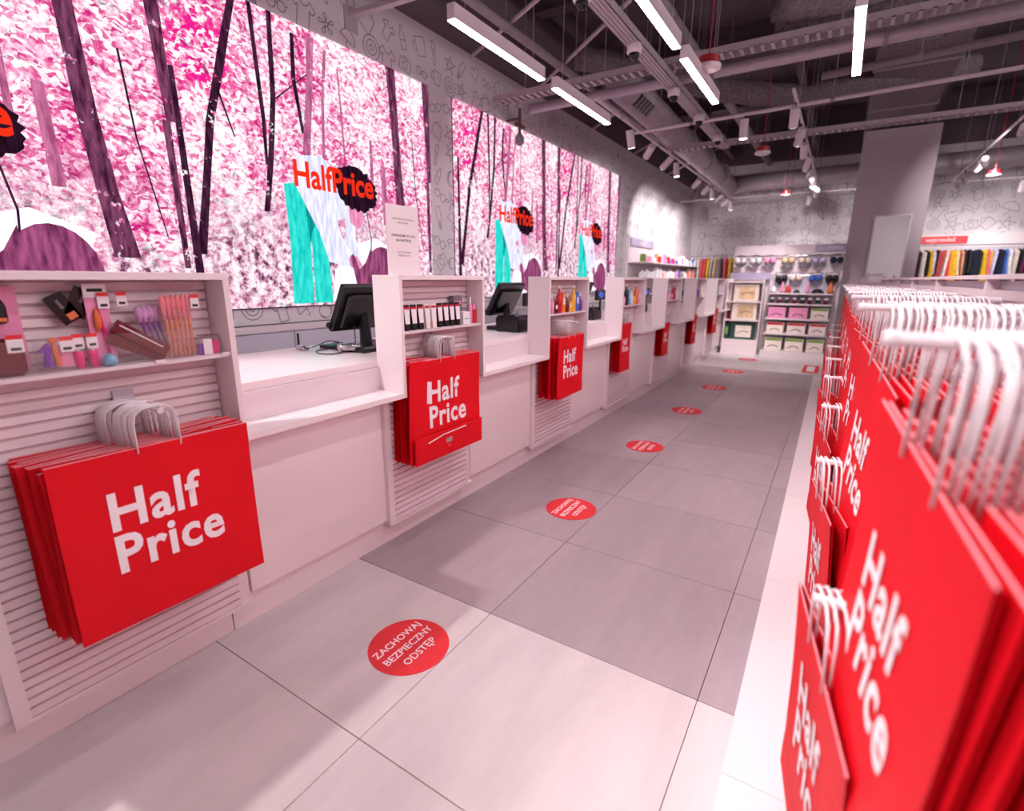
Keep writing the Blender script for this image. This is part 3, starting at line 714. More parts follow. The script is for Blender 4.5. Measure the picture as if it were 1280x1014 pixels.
# lash boxes
for q, (dy, dz_, a) in enumerate(((0, 0, .62), (-.012, -.028, .5))):
    t = pack('long maroon box lying diagonally on the shelf, %s' % ('the upper one with a white stripe' if q == 0 else 'the lower one underneath'), 'narrow box', .77+dy, 1.28+dz_)
    R = Matrix.Rotation(-a, 3, 'X')
    obj('box', MB().rbox((XS-.0+.008*(1-q)*1, .765+dy, 1.30+dz_), (.006, .085, .02), R), maroon, t, bevel=.001)
    if q == 0: obj('stripe', MB().rbox((XS+.0145, .765, 1.308), (.0006, .07, .002), R), tagw, t)
# purple brushes
t = pack('fan of brushes with lilac heads and purple handles in a clear pouch', 'brush set', .80)
for q in range(4):
    y = .775+.018*q; dy = .03
    h_ = obj('brush_handle', MB().tube([(XS-.02-.004*q, y+dy, 1.25), (XS-.02-.004*q, y+.008, 1.35)], [.003, .005], 6), purple, t)
    obj('brush_head', MB().lathe([(.005, 0), (.013, .025), (.011, .045), (.002, .055)], (XS-.02-.004*q, y+.004, 1.35), 8), lilac, t, smooth=True)
obj('pouch', MB().box(XS-.012, XS-.0105, .75, .85, 1.25, 1.43), pouchm, t); price_tag(t, .735, 1.40, XS-.012, .035, .055)
# gold spiral brushes
t = pack('six rose gold spiral handled brushes in a clear pouch with a price tag', 'brush set', .88)
for q in range(6):
    y = .845+.016*q
    obj('brush_handle', MB().tube([(XS-.004, y+.006-.001*q, 1.226+j*.013) for j in range(11)], [.0045 if j % 2 else .0064 for j in range(11)], 8), gold, t, smooth=True)
    obj('brush_head', MB().lathe([(.006, 0), (.007, .03), (.0095, .05), (.009, .075), (.002, .085)], (XS-.004, y+.002, 1.355), 8), bristle, t, smooth=True)
obj('pouch', MB().box(XS+.006, XS+.0075, .83, .96, 1.225, 1.455), pouchm, t); price_tag(t, .945, 1.385, XS+.009, .036, .058)
t = pack('bright magenta compact in a clear pack at the right end of the nearest shelf', 'compact', .995)
obj('case', MB().box(XS-.01, XS+.01, .985, 1.015, ZS, 1.275), pink, t, bevel=.006); obj('sleeve', MB().box(XS-.012, XS+.0115, .955, .985, ZS, 1.28), tagw, t)
obj('side_case', MB().box(XS-.01, XS+.008, .94, .955, ZS, 1.265), purple, t, bevel=.003)
t = pack('thin dark cards stacked above the magenta compact', 'cards', .98, 1.29)
obj('card', MB().box(XS-.03, XS, .955, 1.02, 1.29, 1.294), maroon, t)

# second display: row of hand cream tubes
YS = [2.005+.054*j for j in range(9)]
for q, y in enumerate(YS):
    t = thing('cream_tube', 'hand cream tube with a pale label on the second display, %s from the left' % ORDN[q], 'tube', (XS, y, ZS), 'cream tubes on the second display shelf')
    tw = .022
    bodyc = (black, black, black, cream, cream, black, black, black, black)[q]
    mb = MB(); mb.add([(XS-.014, y-tw*.7, ZS), (XS+.014, y-tw*.7, ZS), (XS+.014, y+tw*.7, ZS), (XS-.014, y+tw*.7, ZS), (XS-.003, y-tw, ZS+.135), (XS+.003, y-tw, ZS+.135), (XS+.003, y+tw, ZS+.135), (XS-.003, y+tw, ZS+.135)],
                      [(3,2,1,0),(4,5,6,7),(0,1,5,4),(1,2,6,5),(2,3,7,6),(3,0,4,7)])
    obj('tube', mb, bodyc, t, bevel=.002)
    mb = MB(); a = .0154; mb.add([(XS+a*.78, y-tw*.76, ZS+.035), (XS+a*.78, y+tw*.76, ZS+.035), (XS+.0050, y+tw*.9, ZS+.12), (XS+.0050, y-tw*.9, ZS+.12)], [(0,1,2,3)]); mb.add([(XS+a*.78-.001, y-tw*.76, ZS+.035), (XS+a*.78-.001, y+tw*.76, ZS+.035), (XS+.0040, y+tw*.9, ZS+.12), (XS+.0040, y-tw*.9, ZS+.12)], [(3,2,1,0)])
    lb = obj('label', mb, tagw, t)
    obj('label_band', MB().box(XS+.005, XS+.0065, y-tw*.85, y+tw*.85, ZS+.112, ZS+.124), dred, lb).location = (0, 0, 0)
t = thing('carton', 'small white carton standing right of the cream tubes', 'box', (XS, 2.5, ZS)); obj('body', MB().box(XS-.02, XS+.02, 2.475, 2.545, ZS, ZS+.075), tagw, t, bevel=.001)
obj('print', MB().box(XS+.0201, XS+.0206, 2.485, 2.535, ZS+.03, ZS+.036), lblue, t)
t = thing('carton', 'grey carton standing behind the white carton', 'box', (XS-.03, 2.5, ZS)); obj('body', MB().box(XS-.06, XS-.025, 2.44, 2.52, ZS, ZS+.17), mat('grey card', (120, 112, 125), .6), t)
obj('print', MB().box(XS-.0249, XS-.0244, 2.45, 2.51, ZS+.12, ZS+.14), lpink, t)
t = thing('spray_bottle', 'pale pink slim bottle next to the red one on the second display', 'bottle', (XS, 2.57, ZS)); obj('body', MB().lathe([(.01, 0), (.014, .004), (.014, .10), (.005, .12), (.005, .15)], (XS, 2.57, ZS), 10), lpink, t, smooth=True)
obj('cap', MB().lathe([(.006, .12), (.006, .16)], (XS, 2.57, ZS), 8), tagw, t)
t = thing('perfume_bottle', 'small red square bottle at the right end of the second display', 'bottle', (XS, 2.605, ZS)); obj('body', MB().box(XS-.014, XS+.014, 2.585, 2.622, ZS, ZS+.085), dred, t, bevel=.003)
obj('cap', MB().box(XS-.008, XS+.008, 2.594, 2.614, ZS+.085, ZS+.115), lpink, t)

# goods on the other displays
palA = [dred, lpink, maroon, dred, orange, maroon, yellow, yellow, blue, purple]
pn = {dred.name: 'red', lpink.name: 'pale pink', maroon.name: 'maroon', orange.name: 'orange', yellow.name: 'yellow', blue.name: 'blue', purple.name: 'purple', tagw.name: 'white', black.name: 'black', cream.name: 'cream', pink.name: 'hot pink', lblue.name: 'light blue'}
palB = [dred, lpink, black, lblue, tagw, yellow, orange, lpink]
palC = [lpink, black, tagw, lpink, lpink, dred, purple, cream]
def goods(di, b, pal, y0=.07, dy=.066):
    for q, c in enumerate(pal):
        y = b+y0+dy*q; hh = .09+.035*((q*7+di*3) % 4); rr = .024
        t = thing('toiletry_bottle', '%s toiletry bottle on the %s display shelf, %s from the left' % (pn[c.name], ORD[di], ORD[q].replace('nearest', 'first')), 'bottle', (XS, y, ZS), 'toiletries on the %s display' % ORD[di])
        if (q+di) % 2:
            obj('body', MB().lathe([(rr*.8, 0), (rr, .006), (rr, hh*.7), (rr*.4, hh*.85), (rr*.4, hh)], (XS, y, ZS), 10), c, t, smooth=True)
            obj('cap', MB().lathe([(rr*.5, hh), (rr*.5, hh+.025)], (XS, y, ZS), 8), tagw, t)
        else:
            mb = MB(); mb.prism([(y-rr, ZS), (y+rr, ZS), (y+rr*1.2, ZS+hh*.5), (y+rr, ZS+hh), (y-rr, ZS+hh), (y-rr*1.1, ZS+hh*.5)], 'x', XS-.015, XS+.015)
            obj('pouch', mb, c, t, bevel=.003); obj('label', MB().box(XS+.0152, XS+.016, y-rr*.6, y+rr*.6, ZS+hh*.4, ZS+hh*.75), tagw if c is not tagw else lpink, t)
goods(2, B[2], palA); goods(3, B[3], palB, .08, .08); goods(4, B[4], palC, .08, .08); goods(5, B[5], [lpink, tagw, blue, orange, cream], .1, .12); goods(6, B[6], [lpink, pink, lblue, tagw], .1, .14); goods(7, B[7], [dred, tagw, black], .1, .16)

# ------------------------------------------------------------------ notice on the second display
t = thing('notice_board', 'white printed notice standing on top of the second display', 'sign', (-1.985, 2.07, 1.512))
obj('sheet', MB().box(-1.989, -1.983, 1.955, 2.19, 1.512, 1.862), white, t)
obj('foot', MB().box(-2.02, -1.95, 1.985, 2.16, 1.512, 1.518), trayplastic, t)
for body, z, s in (('OBECNIE KASA PRZERWA\nNIECZYNNA', 1.785, .0135), ('ZAPRASZAMY DO KAS\nNA PARTERZE', 1.70, .0175), ('ZA UTRUDNIENIA\nPRZEPRASZAMY', 1.62, .0125)):
    me = text_mesh(body, s, inkm if s > .015 else mat('grey ink', (120, 104, 114), .7), bold=.012 if s > .015 else 0, res=1, line=1.35)
    me = xf(me, lambda x, y, z_: (-1.9822, 2.072+x, z+y)); obj('lettering', me, None, t)

# ------------------------------------------------------------------ tills
cable = mat('black cable', (30, 28, 32), .5)
scr_txt = emis('till display text', (60, 120, 255), 1.6)
def till(k, y, full):
    lab = 'black point of sale monitor seen from behind on the worktop, %s from the camera' % ORD[k]
    t = thing('till_monitor', lab, 'monitor', (-2.42, y+.2, 1.067), 'till monitors on the worktop')
    R = Matrix.Rotation(math.radians(28), 3, 'Y')
    c = Vector((-2.44, y+.20, 1.325))
    obj('screen_housing', MB().rbox(c, (.018, .20, .15), R), black, t, bevel=.006)
    obj('rear_cover', MB().rbox(c+R@Vector((.028, 0, -.01)), (.014, .16, .11), R), blackg, t, bevel=.01)
    obj('side_reader', MB().rbox(c+R@Vector((0, -.21, -.11)), (.012, .014, .012), R), black, t)
    obj('stand', MB().cyl((-2.42, y+.2, 1.1), (-2.43, y+.2, 1.28), .035, .028, 10), black, t)
    obj('foot', MB().box(-2.55, -2.3, y+.06, y+.34, 1.067, 1.10), black, t, bevel=.008)
    return t
till(0, B[1]+.06, 1)
t = thing('keyboard', 'flat black keyboard on the worktop behind the scanner', 'keyboard', (-2.62, 2.2, 1.067)); obj('body', MB().box(-2.72, -2.56, 2.05, 2.45, 1.067, 1.085), black, t, bevel=.003)
km = MB()
for a in range(4):
    for b_ in range(12): km.box(-2.71+a*.037, -2.68+a*.037, 2.06+b_*.032, 2.086+b_*.032, 1.085, 1.089)
tag(obj('keys', km, blackg, t), kind='stuff')
t = thing('mouse', 'silver and black computer mouse on the worktop left of the nearest till', 'mouse', (-2.72, 1.93, 1.067))
mb = MB().lathe([(.028, 0), (.031, .008), (.03, .018), (.022, .028), (.008, .033)], (0, 0, 0), 14)
for i, v in enumerate(mb.v): mb.v[i] = (v[0]*1.6-2.72, v[1]+1.93, v[2]+1.067)
obj('shell', mb, chrome, t, smooth=True); obj('buttons', MB().box(-2.70, -2.668, 1.912, 1.948, 1.08, 1.092), blackg, t, bevel=.005)
def wire(name, label, pts): 
    P = [Vector(p) for p in pts]; out = []
    for i in range(len(P)-1):
        p0 = P[max(i-1,0)]; p1 = P[i]; p2 = P[i+1]; p3 = P[min(i+2,len(P)-1)]
        for s in range(6):
            u = s/6; out.append(.5*((2*p1)+(-p0+p2)*u+(2*p0-5*p1+4*p2-p3)*u*u+(-p0+3*p1-3*p2+p3)*u**3))
    out.append(P[-1]); return tag(obj(name, MB().tube(out, .003, 6), cable, smooth=True), label, 'cable')
wire('mouse_cable', 'thin black mouse cable looping on the worktop', [(-2.66, 1.95, 1.085), (-2.66, 2.02, 1.10), (-2.68, 2.10, 1.11), (-2.62, 2.16, 1.09), (-2.55, 2.12, 1.072), (-2.44, 2.0, 1.071), (-2.42, 1.9, 1.071), (-2.5, 1.88, 1.071), (-2.6, 1.94, 1.071), (-2.62, 2.05, 1.072)])
t = thing('barcode_scanner', 'grey and black handheld barcode scanner lying on the worktop', 'scanner', (-2.42, 2.03, 1.067))
mb = MB().tube([(-2.36, 2.07, 1.085), (-2.40, 2.03, 1.10), (-2.44, 1.99, 1.098), (-2.455, 1.975, 1.095)], [.02, .026, .022, .018], 8); obj('head', mb, chrome, t, smooth=True)
obj('grip', MB().tube([(-2.40, 2.03, 1.09), (-2.47, 2.03, 1.082), (-2.55, 2.05, 1.08)], [.018, .014, .014], 8), black, t, smooth=True)
wire('scanner_cable', 'black scanner cable curling towards the keyboard', [(-2.55, 2.05, 1.08), (-2.6, 2.06, 1.09), (-2.66, 2.12, 1.10), (-2.7, 2.2, 1.085)])
for q, y in enumerate((2.08, 2.12, 2.2)):
    wire('monitor_cable', 'thin cable hanging under the nearest till monitor, %s from the left' % ORD[q].replace('nearest', 'first'), [(-2.42, y, 1.22), (-2.43, y+.01, 1.14), (-2.4, y-.02, 1.105)])
def till2(k, y):
    till(k, y, 1)
    t = thing('receipt_printer', 'black receipt printer box in front of the %s till monitor' % ORD[k], 'printer', (-2.28, y+.1, 1.067), 'receipt printers')
    obj('body', MB().prism([(-2.40, 1.067), (-2.17, 1.067), (-2.17, 1.16), (-2.2, 1.2), (-2.38, 1.2), (-2.40, 1.17)], 'y', y-.02, y+.2), blackg, t, bevel=.008)
    obj('slot', MB().box(-2.33, -2.25, y+.01, y+.17, 1.198, 1.203), black, t)
    t = thing('customer_display', 'small black customer display with blue text beside the %s till monitor' % ORD[k], 'display', (-2.2, y+.25, 1.067), 'customer displays')
    obj('pole', MB().cyl((-2.22, y+.26, 1.067), (-2.22, y+.26, 1.28), .012, n=8), black, t)
    s = obj('screen', MB().box(-2.235, -2.21, y+.14, y+.38, 1.27, 1.38), blackg, t, bevel=.004)
    mb = MB()
    for r_, (a, b_) in enumerate(((.2, .28), (.19, .33), (.22, .3))): mb.box(-2.2085, -2.2075, y+a, y+b_, 1.345-r_*.022, 1.353-r_*.022)
    obj('readout', mb, scr_txt, s).location = (0, 0, 0)
for k in range(1, 7): till2(k, B[k+1]+.06-(.08 if k > 1 else 0))

# ------------------------------------------------------------------ shelf unit on the far left wall
t = thing('wall_shelving', 'pale wall shelving with rounded shelves beyond the last screen', 'shelving', (-4, 11, 0))
obj('back_panel', MB().box(-3.998, -3.96, 10.95, 17-.6, .3, 2.42), white_d, t)
for z in (.45, .8, 1.17, 1.53, 1.86): obj('shelf', MB().box(-3.96, -3.58, 11.0, 16.2, z-.035, z), white_d, t, bevel=.01)
sg = obj('sign', MB().box(-3.95, -3.93, 11.05, 12.6, 2.2, 2.36), mat('lilac sign', (176, 166, 192), .6), t)
me = text_mesh('kosmetyki', .1, printw, res=1); me = xf(me, lambda x, y, z: (-3.928, 11.8+x, 2.28+y)); obj('lettering', me, None, sg).location = (0, 0, 0)
pal = [tagw, tagw, grey_l, lpink, tagw, blue, green, dred, orange, pink, tagw, black, cream, lpink]
rr = random.Random(4)
for s, (z, n) in enumerate(((1.53, 30), (1.86, 26))):
    for q in range(n):
        y = 11.15+q*(4.9/n); h_ = rr.uniform(.10, .24); c = rr.choice(pal) if q > 8 or s else (grey_l if q % 2 else tagw)
        t = thing('lotion_bottle', 'small cosmetics bottle on the %s wall shelf beyond the screens, %s from the left' % ('lower' if s == 0 else 'upper', ORDN[q]), 'bottle', (-3.7, y, z), 'cosmetics on the %s wall shelf' % ('lower' if s == 0 else 'upper'))
        if q % 2: obj('body', MB().lathe([(.04, 0), (.045, .01), (.045, h_*.75), (.02, h_*.85), (.02, h_)], (-3.68, y, z), 8), c, t, smooth=True)
        else: obj('body', MB().box(-3.74, -3.63, y-.045, y+.045, z, z+h_*.85), c, t, bevel=.004)
        obj('cap', MB().lathe([(.022, h_*.85), (.022, h_+.02)], (-3.68, y, z), 8), tagw, t)
# clothes rails
def garment(name, label, group, x, y, z, wd, ln, m_, along='x', lean=0):
    t = thing(name, label, 'clothes', (x, y, z), group, (0, 0, random.uniform(-.1, .75) if abs(lean) > 0 else 0))
    hw = wd/2
    pf = [(-hw*.35, -.04), (-hw, -.10), (-hw*.95, -ln*.6), (-hw*1.05, -ln), (hw*1.05, -ln), (hw*.95, -ln*.6), (hw, -.10), (hw*.35, -.04), (0, -.07)]
    mb = MB(); 
    mb.prism(pf, 'x' if along == 'x' else 'y', -.022, .022)
    for i, v in enumerate(mb.v): mb.v[i] = (v[0]+.01*math.sin(v[2]*9+x*7)+lean*v[2], v[1], v[2])
    obj('fabric', mb, m_, t, local=True)
    hk = MB().tube([(0, 0, -.04), (0, 0, 0), (0, .015, .02), (0, 0, .035)], .004, 5); obj('hanger', hk, chrome, t, local=True)
cl = [col('garment '+n, c, .85, noise=.25, scale=14) for n, c in (('black', (24, 20, 26)), ('navy', (24, 28, 50)), ('cream', (226, 208, 198)), ('yellow', (232, 188, 44)), ('blue', (70, 110, 200)), ('coral', (236, 90, 96)), ('plum', (110, 24, 70)), ('lilac', (196, 186, 220)), ('tan', (200, 130, 96)), ('white', (236, 228, 232)), ('grey', (120, 114, 126)), ('sand', (222, 190, 150)))]
t = thing('clothes_rail', 'white clothes rail with a red sale banner on the far wall at the right', 'rail', (2.4, 16.3, 1.6))
obj('rail', MB().cyl((1.2, 16.15, 2.27), (5.0, 16.15, 2.27), .018, n=8), white_d, t); obj('header', MB().box(1.2, 5.0, 16.44, 16.47, 2.33, 2.58), white_d, t)
obj('panel', MB().box(1.2, 5.0, 16.46, 16.49, .1, 2.3), grey_l, t)
bn = obj('banner', MB().box(1.5, 2.4, 16.40, 16.43, 2.36, 2.53), redprint, t)
me = text_mesh('wyprzedaż', .13, printw, bold=.01, res=2); me = xf(me, lambda x, y, z: (1.9+x, 16.397, 2.45+y)); obj('lettering', me, None, bn).location = (0, 0, 0)
rr = random.Random(11)
seq = [6, 0, 2, 0, 3, 7, 0, 5, 2, 3, 11, 8, 0, 0, 1, 0, 3, 5, 7, 1, 4, 9, 2, 0, 6, 2, 5, 0, 9, 3, 0, 11, 4, 0]
for q, c in enumerate(seq):
    x = 1.36+q*.083
    garment('garment', '%s garment on the far rail under the red banner, %s from the left' % (cl[c].name.replace('garment ', ''), ORDN[q]), 'clothes on the far rail', x, 16.15, 2.24, .42, rr.uniform(.55, 1.05), cl[c], 'x', rr.uniform(-.12, .05))
t = thing('clothes_stand', 'chrome clothes stand in the far left corner', 'rail', (-3.5, 16.1, 0))
obj('rail', MB().tube([(-3.85, 16.1, 0.02), (-3.85, 16.1, 2.15), (-3.0, 16.1, 2.15), (-3.0, 16.1, .02)], .015, 8), chrome, t)
for q, c in enumerate((1, 2, 9, 5, 5, 3, 9, 11)):
    garment('garment', '%s garment on the chrome stand in the far left corner, %s along' % (cl[c].name.replace('garment ', ''), ORD[q].replace('nearest', 'first')), 'clothes in the far left corner', -3.78+q*.09, 16.1, 2.12, .42, .75, cl[c], 'x')
t = thing('clothes_stand', 'chrome clothes stand between the far corner and the white shelf unit', 'rail', (-2.6, 14.5, 0))
obj('rail', MB().tube([(-2.95, 14.5, 0.02), (-2.95, 14.5, 2.1), (-2.1, 14.5, 2.1), (-2.1, 14.5, .02)], .015, 8), chrome, t)
for q, c in enumerate((10, 5, 3, 9, 9)):
    garment('garment', '%s garment on the chrome stand near the white shelf unit, %s along' % (cl[c].name.replace('garment ', ''), ORD[q].replace('nearest', 'first')), 'clothes near the white shelf unit', -2.7+q*.12, 14.5, 2.07, .42, .8, cl[c], 'x')

# ------------------------------------------------------------------ far gondola (underwear wall and boxed goods)
lilacs = MATS['lilac sign']
t = thing('display_wall', 'tall pale display wall behind the boxed goods at the end of the aisle', 'display', (-.95, 11.7, 0))
obj('panel', MB().box(-1.93, -1.0, 11.66, 11.72, .1, 2.16), white_d, t); obj('panel', MB().box(-.995, .0, 11.66, 11.72, .1, 2.16), white_d, t)
s = obj('sign', MB().box(-.5, .0, 11.62, 11.65, 2.03, 2.15), lilacs, t)
me = text_mesh('bielizna', .08, printw, res=1); me = xf(me, lambda x, y, z: (-.16+x, 11.617, 2.09+y)); obj('lettering', me, None, s).location = (0, 0, 0)
for z in (1.93, 1.56): obj('rail', MB().cyl((-1.85, 11.6, z+.02), (-.05, 11.6, z+.02), .012, n=8), chrome, t)
t = thing('shelf_gondola', 'white shelf gondola full of boxes at the end of the aisle', 'shelving', (-.65, 11.4, 0))
obj('base', MB().box(-1.19, -.08, 11.15, 11.64, 0, .14), white_d, t, bevel=.004)
obj('back_panel', MB().box(-1.19, -.08, 11.6, 11.64, .14, 1.52), grey_l, t)
for x in (-1.19, -.1): obj('side_post', MB().box(x, x+.02, 11.56, 11.64, .14, 1.52), white_d, t)
for z in (.48, .77, 1.05, 1.25): obj('shelf', MB().box(-1.17, -.1, 11.2+(.05 if z > 1 else 0), 11.6, z-.03, z), white_d, t, bevel=.004)
def carton(x0, x1, z0, h, y, body, band, lab, grp):
    t = thing('boxed_goods', lab, 'box', ((x0+x1)/2, y, z0), grp)
    b_ = obj('carton', MB().box(x0, x1, y, y+.2, z0, z0+h), body, t, bevel=.003)
    obj('printed_band', MB().box(x0+.01, x1-.01, y-.002, y, z0+h*.78, z0+h*.99), band, t)
    mb = MB(); mb.tube([(x0+(x1-x0)*(.2+.6*u), y-.003, z0+h*(.25+.2*math.sin(u*PI))) for u in (0,.25,.5,.75,1)], .006, 5)
    obj('printed_picture', mb, inkm, t)
for r_, (z, h_, bd, nm) in enumerate(((.145, .24, green, 'bottom'), (.483, .2, dred, 'second lowest'), (.773, .2, green, 'middle'))):
    for q, (a, b_) in enumerate(((-1.13, -.83), (-.77, -.46), (-.4, -.12))):
        pinkb = r_ == 2 and q < 2
        carton(a, b_, z, h_, 11.24, lpink if pinkb else cream, lpink if pinkb else bd, '%s box on the %s gondola shelf, %s' % ('pale pink' if pinkb else ('white and green' if bd is green else 'white and red'), nm, ('at the left', 'in the middle', 'at the right')[q]), 'boxes on the %s gondola shelf' % nm)
for q in range(8):
    x = -1.1+q*.13
    t = thing('small_jar', 'small dark jar with a pale lid below the top gondola shelf, %s from the left' % ORDN[q], 'jar', (x, 11.33, 1.05), 'jars below the top gondola shelf')
    obj('jar', MB().lathe([(.035, 0), (.04, .01), (.04, .07), (.03, .08)], (x, 11.33, 1.052), 10), maroon if q % 2 else inkm, t, smooth=True); obj('lid', MB().lathe([(.032, .08), (.032, .11)], (x, 11.33, 1.052), 10), tagw, t)
for q, (x, c, h_, w2) in enumerate(((-1.1, tagw, .12, .1), (-.95, lpink, .2, .07), (-.85, dred, .14, .12), (-.7, black, .06, .12), (-.52, lpink, .2, .07), (-.35, black, .08, .22), (-.15, orange, .2, .09))):
    t = thing('ornament', '%s item on the top shelf of the far gondola, %s' % (pn[c.name], ORD[q].replace('nearest', 'first')+' from the left'), 'ornament', (x, 11.4, 1.252), 'items on the top gondola shelf')
    obj('body', MB().lathe([(w2*.45, 0), (w2*.5, h_*.2), (w2*.35, h_*.7), (w2*.15, h_)], (x, 11.4, 1.252), 10), c, t, smooth=True); obj('base', MB().lathe([(w2*.5, 0), (w2*.5, .012)], (x, 11.4, 1.2515), 10), inkm, t)
# hanging bra sets
def bra(x, z, m_, label, y=11.52):
    t = thing('bra_set', label, 'clothes', (x, y, z), 'underwear hanging at the end of the aisle')
    mb = MB().tube([(-.11, 0, -.01), (-.12, 0, .02), (0, 0, .035), (.12, 0, .02), (.11, 0, -.01)], .006, 5); mb.tube([(0, 0, .03), (0, .01, .06), (0, .03, .06)], .004, 5); obj('hanger', mb, blackg, t, local=True)
    for sx in (-1, 1):
        mb = MB().lathe([(.012, -.045), (.045, -.03), (.06, 0)], (0, 0, 0), 12, 'y')
        for i, v in enumerate(mb.v): mb.v[i] = (v[0]*.95+sx*.055, v[1], v[2]-.07)
        obj('cup', mb, m_, t, local=True, smooth=True)
        obj('strap', MB().tube([(sx*.1, 0, .02), (sx*.1, -.01, -.04)], .005, 5), m_, t, local=True)
    mb = MB().prism([(-.11, -.1), (.11, -.1), (.09, -.14), (.03, -.2), (-.03, -.2), (-.09, -.14)], 'y', .0, .02); obj('briefs', mb, mat('grey net', (110, 104, 118), .8) if m_ is not black else black, t, local=True)
xs = [(-1.78, 'white', tagw), (-1.5, 'white', tagw), (-1.24, 'pink', lpink), (-.92, 'peach', cl[11]), (-.64, 'beige', cl[2]), (-.41, 'pale blue', cl[7]), (-.12, 'navy', cl[1])]
for q, (x, n, m_) in enumerate(xs): bra(x, 1.93, m_, '%s bra and brief set, %s on the upper rail of the display wall' % (n, ORD[q].replace('nearest', 'first')))
for q, (x, n, m_) in enumerate(((-1.0, 'black', black), (-.75, 'beige', cl[2]), (-.42, 'blue', blue), (-.15, 'black', black))): bra(x, 1.6, m_, '%s bra and brief set, %s on the lower rail of the display wall' % (n, ORD[q].replace('nearest', 'first')))
# white unit left of it
t = thing('shelf_unit', 'white lit shelf unit with framed packs left of the far gondola', 'shelving', (-1.6, 11.9, 0))
obj('base', MB().box(-1.95, -1.27, 11.3, 11.64, 0, .3), white, t); obj('back_panel', MB().box(-1.95, -1.27, 11.6, 11.65, .3, 1.63), white, t)
for x in (-1.95, -1.29): obj('side_panel', MB().box(x, x+.02, 11.32, 11.6, .3, 1.5), white, t)
for z in (.7, 1.07, 1.46): obj('shelf', MB().box(-1.93, -1.29, 11.34, 11.6, z-.025, z), white, t)
s = obj('header', MB().box(-1.95, -1.2, 11.55, 11.6, 1.5, 1.63), lilacs, t)
for q, (z, c, nm) in enumerate(((1.075, cream, 'top'), (.705, cream, 'middle'), (.305, dgreen, 'bottom'))):
    t = thing('boxed_goods', 'large framed pack on the %s shelf of the white unit' % nm, 'box', (-1.6, 11.4, z), 'packs on the white shelf unit')
    obj('carton', MB().box(-1.82, -1.36, 11.4, 11.52, z, z+.33), c, t, bevel=.003); obj('printed_panel', MB().box(-1.72, -1.42, 11.396, 11.4, z+.04, z+.28), cl[11] if q < 2 else cream, t)
    obj('printed_line', MB().tube([(-1.68, 11.394, z+.12), (-1.58, 11.394, z+.17), (-1.46, 11.394, z+.15)], .006, 5), maroon, t)
t = thing('boxed_goods', 'dark green narrow pack at the left of the bottom shelf of the white unit', 'box', (-1.9, 11.42, .305)); obj('carton', MB().box(-1.925, -1.85, 11.4, 11.5, .305, .6), dgreen, t, bevel=.003); obj('printed_panel', MB().box(-1.915, -1.86, 11.397, 11.4, .4, .55), green, t)

# ------------------------------------------------------------------ clad column with mirror
t = thing('column', 'tall pale clad column with a mirror behind the bag gondola', 'column', (.55, 12.3, 0))
obj('cladding', MB().box(.0, 1.12, 12.02, 12.7, 0, 4.12), mat('mauve grey cladding', (196, 178, 186), .6, noise=.03), t, bevel=.004)
mr = MB().box(.36, .93, 11.985, 12.02, .3, 2.66); obj('mirror_frame', mr, white_d, t)
obj('mirror_glass', MB().box(.385, .905, 11.975, 11.985, .33, 2.63), mat('mirror', (235, 232, 235), .02, metal=1, noise=0), t)
# soft goods on top of low stand in front of the column
for q, (x, y, s_, c) in enumerate(((.42, 9.6, .17, tagw), (.72, 9.7, .12, grey_l))):
    t = thing('soft_toy', ('white rounded cushion toy standing beyond the bag gondola' if q == 0 else 'smaller grey cushion toy beside the white one beyond the gondola'), 'toy', (x, y, 1.42))
    mb = MB().lathe([(s_*.3, 0), (s_*.9, s_*.2), (s_, s_*.5), (s_*.7, s_*.85), (s_*.2, s_)], (x, y, 1.42), 12); obj('body', mb, c, t, smooth=True)
    mb = MB()
    for a in (-1, 1): mb.lathe([(s_*.1, 0), (s_*.16, .02), (s_*.05, .06)], (x+a*s_*.5, y, 1.42+s_*.8), 8)
    obj('ears', mb, c, t, smooth=True)
t = thing('display_table', 'pale display stand beyond the bag gondola carrying the cushion toys', 'table', (.55, 9.6, 0)); obj('top', MB().box(.15, 1.0, 9.3, 9.95, 1.39, 1.42), white_d, t)
for x in (.2, .92):
    for y in (9.33, 9.9): obj('leg', MB().box(x, x+.03, y, y+.03, 0, 1.39), white_d, t)

# ------------------------------------------------------------------ ceiling: lamps, tracks, trays, ducts
def lamp(x, y0, y1, label, z=3.1):
    t = thing('linear_lamp', label, 'lamp', (x, (y0+y1)/2, z), 'suspended linear lamps')
    obj('housing', MB().box(x-.03, x+.03, y0, y1, z, z+.09), white_d, t)
    obj('diffuser', MB().box(x-.027, x+.027, y0+.005, y1-.005, z-.006, z), tube, t)
    for y in (y0+.15, y1-.15): obj('wire', MB().cyl((x, y, z+.09), (x, y, 5.4), .0022, n=5), steel, t)
lamp(-2.33, 2.95, 4.15, 'linear lamp over the counter, the near one of the two')
lamp(-2.33, 4.37, 5.6, 'linear lamp over the counter, the far one of the two')
lamp(-1.22, 2.95, 4.13, 'linear lamp over the aisle cut off by the top of the photo')
lamp(-1.22, 4.33, 5.5, 'linear lamp over the aisle, the far one')
lamp(-.12, 4.12, 5.37, 'linear lamp at the right, above the gondola')
for x, ys in ((-2.33, (-1.3,)), (-1.22, (1.6,)), (-.12, (.1, 1.4, 2.75))):
    for q, y in enumerate(ys):
        lamp(x, y, y+1.2, 'linear lamp above the top of the photo, %s in the row at %s' % (ORD[q], {-2.33: 'the counter', -1.22: 'the aisle', -.12: 'the gondola'}[x]))
def hang(t, pts, top=5.4):
    for p in pts: obj('hanger_rod', MB().cyl(p, (p[0], p[1], top), .006, n=5), steel_d, t)
